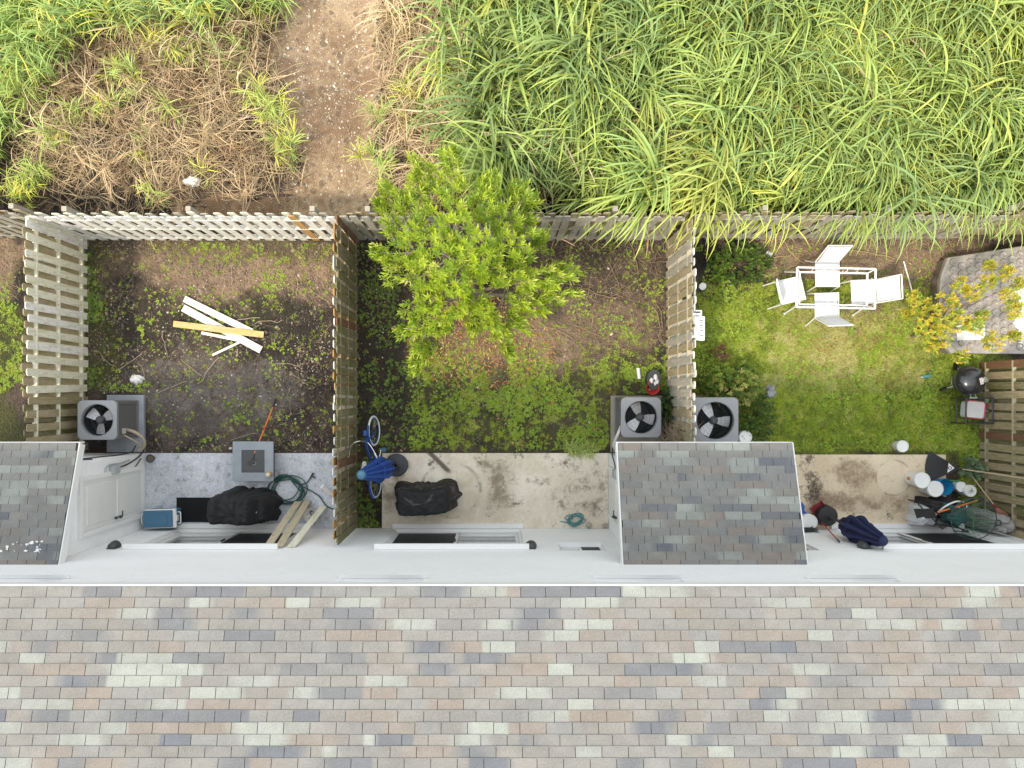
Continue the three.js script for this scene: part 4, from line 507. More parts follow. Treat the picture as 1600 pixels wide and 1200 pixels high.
{ const g = [lathe([[0, 0.05], [0.06, 0.055], [0.06, 0.2], [0.03, 0.2], [0.03, 0.06], [0.2, 0.045], [0.235, 0.025], [0.235, 0], [0, 0]])]; for (let k = 0; k < 28; k++) { const a = k / 28 * 6.283; g.push(bar([0.1 * Math.cos(a), 0.055, 0.1 * Math.sin(a)], [0.215 * Math.cos(a), 0.042, 0.215 * Math.sin(a)], 0.006, 0.006, 5)); }
  umbrella('closed bright blue patio umbrella in a round ribbed base beside the bicycle', V(-2.02, 0.05, 1.36), V(-2.33, 2.12, 1.33), MAT.blueCloth, [[0.32, 0.15], [0.5, 0.19], [0.72, 0.13], [0.88, 0.1], [1, 0.05]], g, MAT.slate, 1, MAT.coolerBlue);
  umbrella('closed navy blue patio umbrella in a black drum base on the cluttered patio', V(6.63, 0.05, 2.36), V(6.66, 2.2, 2.46), MAT.navy, [[0.36, 0.07], [0.45, 0.13], [0.62, 0.22], [0.8, 0.14], [0.95, 0.1], [1, 0.07]], [lathe([[0, 0.26], [0.18, 0.26], [0.2, 0.24], [0.215, 0.02], [0.2, 0], [0, 0]])], MAT.blackPl, 4, MAT.navy); }
// ---------- buckets and pails ----------
function bucket(name, label, x, z, y, r, h, body, lidM, extra, tilt) {
  const o = thing(name, label, 'bucket', [x, y, z]); if (tilt) o.rotation.set(...tilt);
  mesh('body', lathe([[0, 0], [r * 0.86, 0], [r * 0.88, 0.01], [r * 0.97, h * 0.8], [r * 1.04, h * 0.81], [r * 1.04, h * 0.85], [r * 0.98, h * 0.86], [r, h], [r * 0.96, h], [r * 0.84, 0.015], [0, 0.015]]), body, o);
  if (lidM) mesh('lid', lathe([[0, h + 0.004], [r * 0.86, h + 0.004], [r * 0.88, h + 0.014], [r * 1.04, h + 0.014], [r * 1.05, h - 0.02], [r * 1.01, h - 0.02], [r, h + 0.002]]), lidM, o);
  mesh('handle', tube([[r * 1.03, h * 0.83, 0], [r * 0.95, h * 0.5, r * 0.75], [0, h * 0.38, r * 1.12], [-r * 0.95, h * 0.5, r * 0.75], [-r * 1.03, h * 0.83, 0]], 0.003, 24, 5), MAT.alu, o);
  if (extra) extra(o); return o;
}
bucket('bucket', 'tall white lidded bucket with an orange mark, left of the stacked buckets', 8.43, 1.63, 0.05, 0.152, 0.38, MAT.whitePl, MAT.whitePl, (o) => mesh('label', [tf(new THREE.CylinderGeometry(0.151, 0.143, 0.12, 10, 1, true, -1.9, 0.45), 0, 0.16, 0)], std({ color: lin(0.6, 0.25, 0.1), roughness: 0.6, side: THREE.DoubleSide }), o));
bucket('bucket', 'tall white lidded bucket beside the round blue tub', 8.69, 1.8, 0.05, 0.152, 0.38, MAT.dirtyWhite, MAT.whitePl);
bucket('bucket', 'white bucket with lid beside the black drum base of the navy umbrella', 6.2, 2.46, 0.05, 0.155, 0.37, MAT.whitePl, MAT.whitePl);
bucket('bucket', 'white bucket half hidden by the shed roof beside the widest condenser', 4.97, 0.78, 0.0, 0.125, 0.32, MAT.whitePl, MAT.whitePl);
bucket('pail', 'small white pail standing alone on the lawn edge', 8.17, 0.97, 0.01, 0.115, 0.2, MAT.dirtyWhite, MAT.whitePl);
bucket('pail', 'small pale pail behind the slightly larger one near the rake', 9.32, 1.78, 0.05, 0.1, 0.2, MAT.plasticBag, MAT.whitePl);
bucket('pail', 'small white pail with dark debris on its lid near the broom', 9.45, 1.85, 0.05, 0.115, 0.28, MAT.whitePl, MAT.whitePl, (o) => mesh('debris', [tube([[-0.05, 0.3, 0.01], [0, 0.305, -0.02], [0.06, 0.3, 0.02]], 0.004, 12, 5), tube([[-0.02, 0.3, 0.04], [0.01, 0.305, 0], [0.02, 0.3, -0.06]], 0.004, 12, 5)], MAT.bark, o));
{ const o = bucket('tub', 'round bright blue tub with a red thing inside', 8.98, 1.78, 0.05, 0.165, 0.24, MAT.lightBlue, null, (t) => mesh('red_cup', lathe([[0, 0.05], [0.05, 0.05], [0.07, 0.2], [0.062, 0.2], [0.045, 0.07], [0, 0.07]], -0.06, 0, 0.02), MAT.red, t)); o.userData.category = 'tub'; }
{ const o = thing('plastic_bin', 'clear white bin with red rim inside the dark metal cart frame', 'bin', [9.53, 0.17, 0.23], -0.1), s = rrShape(0.36, 0.33, 0.06), s2 = rrShape(0.33, 0.3, 0.05); s.holes.push(s2); mesh('body', [ext(s, 0.17, 0, 0, 0.19, 0, Math.PI / 2), ext(rrShape(0.35, 0.32, 0.06), 0.01, 0, 0, 0.02, 0, Math.PI / 2)], MAT.plasticBag, o); const r1 = rrShape(0.39, 0.36, 0.07); r1.holes.push(rrShape(0.35, 0.32, 0.05)); mesh('rim', ext(r1, 0.02, 0, 0, 0.2, 0, Math.PI / 2), MAT.pinkPl, o); mesh('lid', ext(rrShape(0.345, 0.315, 0.05), 0.012, 0.003, 0, 0.185, 0, Math.PI / 2), MAT.dirtyWhite, o); }
{ const o = thing('cart_frame', 'dark metal open cart frame between the kettle grill and the fence', 'cart', [9.54, 0, 0.25]); const X = 0.265, Z = 0.25, T = 0.014, bars = []; for (const y of [0.16, 0.46]) for (const s of [-1, 1]) { bars.push(bar([-X, y, s * Z], [X, y, s * Z], T), bar([s * X, y, -Z], [s * X, y, Z], T)); } mesh('frame', bars, MAT.darkMetal, o); for (const i of [-1, 1]) for (const k of [-1, 1]) mesh('leg', bar([i * X, 0.0, k * Z], [i * X, 0.47, k * Z], T), MAT.darkMetal, o); mesh('shelf', [0, 1, 2, 3, 4, 5, 6].map((k) => bar([-X, 0.16, -Z + k * 0.083], [X, 0.16, -Z + k * 0.083], 0.006)), MAT.darkMetal, o); }
// ---------- kettle grill ----------
{ const o = thing('kettle_grill', 'round black kettle grill with domed lid beside the right fence', 'grill', [9.34, -0.3, -0.34]), r = 0.285;
  mesh('bowl', lathe([[0.03, 0.5], [0.12, 0.515], [0.21, 0.57], [0.27, 0.66], [r, 0.75], [r + 0.006, 0.76], [r, 0.765], [0.26, 0.68], [0.1, 0.53], [0, 0.52]]), MAT.enamel, o);
  mesh('lid', lathe([[r + 0.008, 0.765], [r + 0.006, 0.785], [r - 0.012, 0.84], [0.235, 0.905], [0.16, 0.95], [0.08, 0.972], [0, 0.978]]), MAT.enamel, o); mesh('rim', tf(new THREE.TorusGeometry(r + 0.006, 0.007, 8, 48), 0, 0.765, 0, Math.PI / 2), MAT.darkMetal, o);
  const on = (ax, az, lift) => { const q = Math.hypot(ax, az), y = 0.978 - 0.95 * q * q - 6 * q ** 4 + lift; return V(ax, y, az); };
  { const p = on(0.175, -0.02, 0.012); mesh('vent', [cyl(0.052, 0.055, 0.012, p.x, p.y, p.z, 0, 0, -0.42)], MAT.alu, o); for (let k = 0; k < 3; k++) { const a = k * 2.09 + 0.4, v = on(0.175 + 0.028 * Math.cos(a), -0.02 + 0.028 * Math.sin(a), 0); mesh('vent_hole', cyl(0.011, 0.011, 0.006, 0.175 + 0.026 * Math.cos(a), p.y + 0.007 - 0.45 * 0.026 * Math.cos(a), -0.02 + 0.028 * Math.sin(a), 0, 0, -0.42), MAT.blackPl, o); } }
  { const p = on(0.09, 0.01, 0.008); mesh('nameplate', rbox(0.075, 0.006, 0.13, 0.003, p.x, p.y, p.z, 0.03, 0.25, -0.2), MAT.label, o); }
  mesh('lid_handle', [rbox(0.15, 0.025, 0.025, 0.01, 0.02, 0.85, r + 0.05), bar([-0.03, 0.83, r - 0.03], [-0.03, 0.85, r + 0.045], 0.006), bar([0.07, 0.83, r - 0.03], [0.07, 0.85, r + 0.045], 0.006)], MAT.metalGrey, o);
  for (let k = 0; k < 3; k++) { const a = 0.5 + k * 2.094; mesh('leg', bar([0.19 * Math.cos(a), 0.56, 0.19 * Math.sin(a)], [0.3 * Math.cos(a), 0.34, 0.3 * Math.sin(a)], 0.013), MAT.alu, o); if (k) mesh('wheel', cyl(0.07, 0.07, 0.035, 0.3 * Math.cos(a), 0.37, 0.3 * Math.sin(a), Math.PI / 2, 0, a), MAT.rubber, o); } mesh('ash_pan', lathe([[0, 0.42], [0.14, 0.43], [0.17, 0.46], [0.16, 0.46], [0, 0.44]]), MAT.alu, o); }
// ---------- metal table and chairs ----------
{ const o = thing('patio_table', 'white metal rectangular table frame without its glass top', 'table', [6.58, 0.01, -2.13], -0.02), W = 0.76, D = 0.385, T = 0.03;
  const sq = (a, b) => beam(a, b, T, T); mesh('top_frame', [sq([-W, 0.71, -D], [W, 0.71, -D]), sq([-W, 0.71, D], [W, 0.71, D]), sq([-W, 0.71, -D], [-W, 0.71, D]), sq([W, 0.71, -D], [W, 0.71, D])], MAT.whiteMetal, o);
  const w = W - 0.1, d = D - 0.07; mesh('apron', [sq([-w, 0.6, -d], [w, 0.6, -d]), sq([-w, 0.6, d], [w, 0.6, d]), sq([-w, 0.6, -d], [-w, 0.6, d]), sq([w, 0.6, -d], [w, 0.6, d])], MAT.whiteMetal, o);
  mesh('brace', [[-1, -1], [-1, 1], [1, -1], [1, 1]].map(([i, k]) => bar([i * W, 0.7, k * D], [i * w, 0.6, k * d], 0.012)), MAT.whiteMetal, o);
  for (const i of [-1, 1]) for (const k of [-1, 1]) mesh('leg', [bar([i * w, 0.6, k * d], [i * (W - 0.06), 0.02, k * (D + 0.04)], 0.016), sph(0.024, i * (W - 0.06), 0.022, k * (D + 0.04))], MAT.whiteMetal, o);
  const sc = []; for (const k of [-1, 1]) for (let q = 0; q < 5; q++) { const x = -0.4 + q * 0.2; sc.push(tf(new THREE.TorusGeometry(0.045, 0.006, 6, 20, 4.6), x, 0.655, k * (D - 0.035), 0.5 * k, 0, q)); } sc.push(tf(new THREE.TorusGeometry(0.06, 0.007, 6, 24, 5), W - 0.05, 0.655, -0.15, 0, Math.PI / 2, 0), tf(new THREE.TorusGeometry(0.11, 0.007, 6, 24, 3.4), W - 0.06, 0.655, 0.06, Math.PI / 2, 0, 1.4)); mesh('scroll', sc, MAT.whiteMetal, o);
  // chair: seat towards local +z, back at -z
  const ch = thing('patio_chair', 'white sling chair at the fence side of the table frame, back to the fence', 'chair', [6.55, 0.01, -2.45], 0, 'white sling chairs round the table'), cw = 0.23, f = 0.24, b = -0.23, T2 = 0.014;
  const panel = (p0, p1, wd) => { const a = V(...p0), c = V(...p1), L = a.distanceTo(c), g = new THREE.BoxGeometry(wd, 0.012, L, 6, 1, 8), ps = g.attributes.position; for (let i = 0; i < ps.count; i++) ps.setY(i, ps.getY(i) - 0.018 * Math.cos(Math.PI * ps.getZ(i) / L) * Math.cos(Math.PI * ps.getX(i) / wd / 1.2)); g.computeVertexNormals(); const dir = c.clone().sub(a).normalize(); g.applyQuaternion(new THREE.Quaternion().setFromUnitVectors(V(0, 0, 1), dir)); g.translate((p0[0] + p1[0]) / 2, (p0[1] + p1[1]) / 2, (p0[2] + p1[2]) / 2); return g; };
  mesh('seat', panel([0, 0.41, b + 0.01], [0, 0.43, f], 2 * cw - 0.035), MAT.sling, ch); mesh('backrest', panel([0, 0.47, b - 0.01], [0, 0.92, b - 0.2], 2 * cw - 0.035), MAT.sling, ch);
  mesh('seat_frame', [bar([-cw, 0.42, b - 0.02], [-cw, 0.44, f], T2), bar([cw, 0.42, b - 0.02], [cw, 0.44, f], T2), bar([-cw, 0.43, f], [cw, 0.43, f], T2), bar([-cw, 0.41, b - 0.01], [cw, 0.41, b - 0.01], T2)], MAT.whiteMetal, ch);
  mesh('back_frame', [bar([-cw, 0.42, b - 0.02], [-cw, 0.95, b - 0.22], T2), bar([cw, 0.42, b - 0.02], [cw, 0.95, b - 0.22], T2), bar([-cw, 0.95, b - 0.22], [cw, 0.95, b - 0.22], T2)], MAT.whiteMetal, ch);
  for (const s of [-1, 1]) { mesh('leg', bar([s * cw, 0.44, f], [s * (cw + 0.01), 0, f + 0.06], T2), MAT.whiteMetal, ch); mesh('leg', bar([s * cw, 0.42, b], [s * (cw + 0.01), 0, b - 0.12], T2), MAT.whiteMetal, ch); }
  const put = (x, z, t, label) => { const c = ch.clone(); c.name = numbered('patio_chair'); c.position.set(x, 0.01, z); c.rotation.y = t; c.userData = { ...ch.userData, label }; scene.add(c); };
  put(6.54, -1.83, Math.PI + 0.03, 'white sling chair on the lawn side of the table frame, back to the house'); put(5.83, -2.13, Math.PI / 2 + 0.22, 'turned white sling chair at the left end of the table frame'); put(7.27, -2.1, -Math.PI / 2 + 0.05, 'white sling chair at the right end of the table frame, back reclined'); }
// ---------- garden tools on the cluttered patio ----------
{ const o = thing('leaf_rake', 'black plastic fan rake with white triangle mark leaning to the fence', 'rake'), ap = V(9.33, 0.17, 1.42), yaw = 0.06; const s = new THREE.Shape(); s.moveTo(0, 0.02); for (let k = 0; k <= 20; k++) { const a = Math.PI - 0.52 + 1.04 * k / 20; s.lineTo(0.62 * Math.cos(a), 0.62 * Math.sin(a)); } s.lineTo(0, -0.02);
  const M = (g) => { g.rotateX(-Math.PI / 2); g.rotateZ(0.19); g.rotateY(-0.05); g.translate(ap.x, ap.y, ap.z); return g; }; mesh('head', M(ext(s, 0.006)), MAT.slate2 ||= worn([0.03, 0.032, 0.035], 0.5, 0.2), o); const t = []; for (let k = 0; k <= 16; k++) { const a = Math.PI - 0.5 + k / 16, g = bar([0.08 * Math.cos(a), 0.08 * Math.sin(a), 0.008], [0.63 * Math.cos(a), 0.63 * Math.sin(a), 0.008], 0.007, 0.009, 5); t.push(M(g)); } mesh('tine', t, MAT.slate2, o);
  const tr = new THREE.Shape(); tr.moveTo(-0.09, 0.005); tr.lineTo(-0.2, 0.1); tr.lineTo(-0.215, -0.1); mesh('label', M(ext(tr, 0.004, 0, 0, 0, 0.017)), MAT.whitePl, o); mesh('label_mark', M(tf(new THREE.TorusGeometry(0.028, 0.007, 6, 20), -0.172, 0, 0.0225)), MAT.hose, o);
  mesh('handle', bar([ap.x - 0.02, ap.y + 0.02, ap.z], [9.82, 1.62, 1.49], 0.013), MAT.stick, o); mesh('socket', bar([ap.x - 0.06, ap.y, ap.z], [ap.x + 0.05, ap.y + 0.14, ap.z + 0.006], 0.024, 0.018), MAT.slate2, o); }
{ const o = thing('broom', 'straw broom leaning bristles up against the right fence corner', 'broom'), a = V(9.6, 0.06, 1.5), b = V(9.72, 0.78, 2.22), d = b.clone().sub(a), q = (t) => a.clone().addScaledVector(d, t); mesh('handle', bar(q(0), q(0.86), 0.012), MAT.stick, o); mesh('bristle', [0, 1, 2, 3, 4, 5, 6, 7, 8].map((k) => bar(q(0.85), q(1.12).add(V(0.09 * Math.cos(k * 0.7), 0, 0.09 * Math.sin(k * 0.7))), 0.012, 0.02, 6)), MAT.broom, o); mesh('binding', bar(q(0.8), q(0.9), 0.022, 0.03), MAT.wine, o); }
{ const o = thing('orange_pole', 'orange handled shovel resting over the heap by the wall', 'shovel'), a = P(1461, 802, 0.72), b = P(1528, 782, 0.8); mesh('handle', bar(a, b, 0.017), MAT.orange, o); mesh('grip', [bar(b, b.clone().add(V(0.05, 0.01, -0.03)), 0.022), bar(b.clone().add(V(0.03, 0, 0.05)), b.clone().add(V(0.05, 0, -0.08)), 0.014)], MAT.rubber, o); const dv = a.clone().sub(b).normalize(); mesh('blade', beam(a, a.clone().addScaledVector(dv, 0.2).add(V(0, -0.3, 0)), 0.2, 0.008, V(0, 1, 0)), MAT.darkMetal, o); }
solo('garden_stake', bar(P(1466, 750, 0.12), P(1500, 751, 0.1), 0.011), MAT.ltGreen, 'thin bright green stick lying below the fan rake', 'stick');
{ const c = V(9.08, 0.95, 2.3), o = thing('landing_net', 'large round green landing net propped by the wall corner', 'net', c), r = 0.4, g = [], tl = (p) => { p.applyAxisAngle(V(0, 0, 1), 0.16); p.applyAxisAngle(V(1, 0, 0), 0.1); return p; };
  const hp = []; for (let k = 0; k < 32; k++) hp.push(tl(V(r * Math.cos(k / 32 * 6.283), 0, r * Math.sin(k / 32 * 6.283)))); mesh('hoop', tube(hp, 0.009, 80, 7, true), MAT.darkMetal, o);
  const pt = (i, k) => { const q = i / 11, a = k / 34 * 6.283 + 0.05 * Math.sin(i * 2 + k); return tl(V(r * q * Math.cos(a) - 0.13 * (1 - q), -0.3 * (1 - q * q) + 0.03 * (vn(i * 1.7, k * 1.3) - 0.5), r * q * Math.sin(a) - 0.05 * (1 - q))); };
  for (let i = 1; i <= 11; i++) for (let k = 0; k < 34; k++) { if (i < 11) g.push(bar(pt(i, k), pt(i, k + 1), 0.0026, 0.0026, 3)); g.push(bar(pt(i - 1, k), pt(i, k), 0.0026, 0.0026, 3)); } mesh('mesh_bag', g, MAT.netGreen, o);
  mesh('handle', [bar(tl(V(-0.42, 0, -0.06)), tl(V(0.1, 0.03, -0.32)), 0.012), tf(new THREE.TorusGeometry(0.05, 0.014, 8, 20), 0.42, 0.08, 0.06, Math.PI / 2)], MAT.darkMetal, o); mesh('cord', [tube([tl(V(-0.2, 0.02, -0.25)), tl(V(0, -0.05, 0)), tl(V(0.36, 0.02, 0.13))], 0.004, 20, 5), tube([tl(V(0.02, 0.02, -0.4)), tl(V(0.03, -0.06, 0)), tl(V(0.02, 0, 0.3))], 0.004, 20, 5)], MAT.ltGreen, o);
  mesh('bunched_net', [coverGeo(0.4, 0.4, 0.16, 21, null, (a) => 0.16 * Math.sin(a * 5)).translate(-0.16, -0.34, -0.03)], MAT.hose, o); }
{ const o = thing('folded_chair', 'collapsed black folding chair with white cloth heaped against the wall', 'folded chair', [8.72, 0.05, 2.2]); mesh('black_fabric', coverGeo(0.62, 0.36, 0.62, 17, (x, z) => 0.6 - 0.35 * Math.abs(x), (a) => 0.15 * Math.sin(a * 4)).translate(0.12, 0, -0.02), MAT.blackCloth, o); mesh('white_cloth', coverGeo(0.3, 0.4, 0.5, 19, (x, z) => 0.5 - 0.4 * Math.abs(z), (a) => 0.2 * Math.sin(a * 3)).translate(-0.22, 0, 0.16), MAT.plasticBag, o);
  mesh('hoop', tube([[-0.12, 0.5, 0.1], [-0.02, 0.66, -0.1], [0.16, 0.7, -0.2], [0.36, 0.62, -0.18]], 0.018, 30), MAT.whitePl, o); mesh('hook', tube([[0.1, 0.68, 0.02], [0.14, 0.7, -0.08], [0.22, 0.7, -0.09], [0.26, 0.7, -0.03], [0.34, 0.7, -0.05], [0.38, 0.7, -0.13]], 0.011, 40), MAT.whitePl, o);
  mesh('frame', [bar([-0.3, 0.05, 0.28], [0.2, 0.75, 0.3], 0.013), bar([-0.22, 0.7, 0.0], [0.3, 0.72, 0.36], 0.013), bar([-0.35, 0.35, -0.1], [-0.1, 0.72, 0.33], 0.013), bar([0.28, 0.05, 0.3], [0.36, 0.75, 0.36], 0.013), bar([-0.4, 0.1, -0.15], [-0.2, 0.6, -0.1], 0.013), bar([0.1, 0.72, 0.36], [0.38, 0.74, 0.38], 0.013)], MAT.rubber, o);
  mesh('grey_cloth', coverGeo(0.36, 0.24, 0.4, 23, null, (a) => 0.15 * Math.sin(a * 5)).translate(0.16, 0, 0.26), MAT.greyTarp, o); }
solo('tarp', coverGeo(0.36, 0.4, 1.0, 29, (x, z) => 1.05 + 0.2 * x - 0.5 * Math.max(0, -z - 0.05), (a, t) => 0.22 * (fbm(Math.cos(a) * 2 + 3, Math.sin(a) * 2 + t * 3, 3) - 0.5), 3, 0.14).translate(9.66, 0, 2.4), MAT.greyTarp, 'tall bundle under a crumpled grey tarp in the wall corner at the right edge', 'tarp');
{ const o = thing('squeegee', 'thin red pole leaning on the wall beside the navy umbrella', 'pole'), a = V(6.55, 0.06, 2.46), b = V(6.26, 1.5, 2.62); mesh('pole', bar(a, b.clone().lerp(a, 0.1), 0.012), MAT.red, o); mesh('tip', bar(b.clone().lerp(a, 0.1), b, 0.015), MAT.rubber, o); }
{ const o = thing('dustpan', 'dark red dustpan behind the black drum base', 'dustpan', [6.5, 0.06, 2.24], 0.6); mesh('pan', [rbox(0.26, 0.012, 0.24, 0.005, 0, 0.1, 0, 0.2), rbox(0.26, 0.07, 0.012, 0.005, 0, 0.14, 0.11), rbox(0.012, 0.07, 0.24, 0.005, 0.13, 0.13, 0), rbox(0.012, 0.07, 0.24, 0.005, -0.13, 0.13, 0)], MAT.wine, o); mesh('handle', bar([0, 0.17, 0.12], [0.02, 0.3, 0.25], 0.014), MAT.rubber, o); }
solo('blue_cloth', coverGeo(0.3, 0.28, 0.22, 41, null, (a) => 0.2 * Math.sin(a * 4)).translate(6.08, 0.05, 2.28), MAT.blue, 'blue cloth bundle half hidden by the shed roof', 'cloth');
{ const o = thing('glove', 'pair of black work gloves below the white bucket at the wall', 'gloves', [6.24, 0.44, 2.6]); const g = [coverGeo(0.2, 0.09, 0.06, 43).translate(-0.1, 0, 0)]; for (let k = 0; k < 4; k++) g.push(bar([-0.02, 0.035, -0.03 + k * 0.02], [0.1 + 0.02 * (k % 2), 0.04, -0.045 + k * 0.028], 0.011, 0.009)); g.push(bar([-0.06, 0.04, -0.03], [0.0, 0.05, -0.07], 0.012)); mesh('fabric', g, MAT.rubber, o); mesh('hook', bar([-0.1, 0.03, 0], [-0.1, 0.03, 0.05], 0.006), MAT.darkMetal, o); }
// ---------- things in the tree yard ----------
{ const o = thing('storage_tub', 'dark oval tub of white bottles by the pale fence', 'tub', [3.17, 0.0, -0.37]), s = new THREE.Shape(); s.absellipse(0, 0, 0.14, 0.2, 0, 6.283); const h = new THREE.Path(); h.absellipse(0, 0, 0.125, 0.185, 0, 6.283, true); s.holes.push(h); const s2 = new THREE.Shape(); s2.absellipse(0, 0, 0.125, 0.185, 0, 6.283); mesh('body', [ext(s, 0.22, 0, 0, 0.24, 0, Math.PI / 2), ext(s2, 0.02, 0, 0, 0.05, 0, Math.PI / 2)], MAT.darkMetal, o);
  for (const [x, z, y] of [[-0.05, -0.02, 0.2], [0.03, -0.07, 0.22], [0.06, 0.0, 0.2], [0.02, 0.03, 0.18]]) mesh('bottle', [lathe([[0, -0.1], [0.04, -0.1], [0.042, 0.06], [0.018, 0.09], [0.018, 0.11], [0, 0.11]], x, y, z, 0.9, x * 9)], MAT.whitePl, o); }
{ const o = thing('red_bowl', 'round red plastic bowl in front of the dark tub', 'bowl', [3.14, 0.14, -0.2]); mesh('bowl', lathe([[0, 0.0], [0.07, 0], [0.125, 0.1], [0.135, 0.1], [0.135, 0.108], [0.12, 0.105], [0.066, 0.012], [0, 0.012]]), MAT.red, o); mesh('foot', lathe([[0, -0.13], [0.09, -0.13], [0.06, 0], [0, 0]]), MAT.red, o); mesh('scraps', [sph(0.03, 0.02, 0.03, 0.01), sph(0.024, -0.04, 0.025, 0.03), box(0.06, 0.01, 0.03, 0.03, 0.05, -0.04, 0.2, 0.5)], MAT.stick, o); }
solo('hand_trowel', [bar(P(1035, 612, 0.2), P(1046, 621, 0.25), 0.007), bar(P(1046, 621, 0.25), P(1058, 631, 0.3), 0.02)], MAT.red, 'small red handled tool against the pale fence', 'tool');
solo('plastic_tube', bar(P(997, 575, 0.05), P(999, 592, 0.05), 0.036, 0.036, 16), MAT.whitePl, 'short white plastic tube lying on the grass left of the dark tub', 'tube');
solo('stone', tf(new THREE.IcosahedronGeometry(0.06, 2), 1.88, 0.09, 2.58, 0.4).scale(1, 1, 1), MAT.stone, 'small rounded stone at the wall foot beside the teal rope', 'stone');
solo('brick_piece', rbox(0.1, 0.06, 0.07, 0.01, 2.2, 0.09, 2.58, 0, 0.2), MAT.stone, 'small pale brick piece in the patio corner by the middle shed', 'brick');
// rags, bags and litter
const crumple = (name, label, cat, x, y, z, w, d, h, m, s) => solo(name, coverGeo(w, d, h, s, (x, z) => h * (0.5 + 0.9 * fbm(x * 14 + s, z * 14, 3)), (a, t) => 0.9 * (fbm(Math.cos(a) * 2 + s, Math.sin(a) * 2 + t * 2, 3) - 0.5), 2, 0.25).translate(x, y, z), m, label, cat);
{ const q = P(212, 593, 0.05); crumple('rag', 'white rag on the soil above the blue grey pad', 'rag', q.x, 0.0, q.z, 0.26, 0.18, 0.1, MAT.whitePl, 51); }
{ const q = P(320, 298, 0.05); crumple('plastic_bag', 'crumpled white plastic bag on the soil beyond the white back fence', 'bag', q.x, groundH(q.x, q.z) - 0.01, q.z, 0.32, 0.17, 0.1, MAT.whitePl, 53); }
{ const q = P(1205, 612, 0.05); crumple('plastic_bag', 'grey plastic bag beside the leafy bush on the lawn', 'bag', q.x, 0.0, q.z, 0.2, 0.24, 0.1, MAT.greyBag ||= worn([0.3, 0.31, 0.33], 0.35, 0.3, { b: 0.01 }), 55); }
{ const q = P(1203, 396, 0.05); crumple('paper_scrap', 'white paper scrap on the dry thatch near the back fence', 'paper', q.x, 0, q.z, 0.15, 0.1, 0.05, MAT.whitePl, 57); }
{ const q = P(1098, 447, 0.03); solo('plastic_disc', lathe([[0, 0.03], [0.07, 0.03], [0.075, 0.02], [0.075, 0], [0, 0]], q.x, 0.01, q.z, 0.2), MAT.whitePl, 'small round white plastic disc on the ground beside the pale fence', 'disc'); }
{ const q = P(1447, 588, 0.05), o = thing('water_bottle', 'small clear blue bottle lying on the lawn', 'bottle', [q.x, 0.05, q.z], 0.2); mesh('body', lathe([[0, 0], [0.032, 0], [0.033, 0.12], [0.015, 0.16], [0, 0.16]], 0.08, 0, 0, 0, 0, Math.PI / 2), MAT.teal, o); mesh('cap', cyl(0.015, 0.015, 0.02, -0.09, 0, 0, 0, 0, Math.PI / 2), MAT.whitePl, o); }
solo('white_stick', bar(P(1412, 408, 0.08), P(1425, 455, 0.06), 0.014), MAT.whitePl, 'thin white stick lying on dry thatch right of the chairs', 'stick');
solo('fence_strip', rbox(0.03, 0.05, 0.75, 0.006, 3.575, 1.66, -1.95), MAT.boxGrey, 'pale grey strip fixed along the top of the pale fence', 'strip');
{ const o = thing('louvred_box', 'white louvred plastic unit hung on the pale fence', 'plastic unit', [3.68, 1.55, -1.28]); mesh('body', [rbox(0.18, 0.12, 0.44, 0.012, 0, 0.02, 0.02), rbox(0.17, 0.1, 0.1, 0.012, -0.045, 0.03, -0.26), rbox(0.1, 0.1, 0.1, 0.012, -0.08, 0.02, 0.14)], MAT.whitePl, o); for (let k = 0; k < 7; k++) mesh('slot', box(0.07, 0.006, 0.014, 0.025, 0.082, -0.12 + k * 0.045), MAT.darkMetal, o); mesh('bracket', [box(0.12, 0.006, 0.025, -0.05, 0.083, -0.27)], MAT.blackPl, o); for (const z of [-0.2, 0.1]) mesh('hook', rbox(0.06, 0.02, 0.03, 0.005, -0.1, 0.05, z), MAT.whitePl, o); }
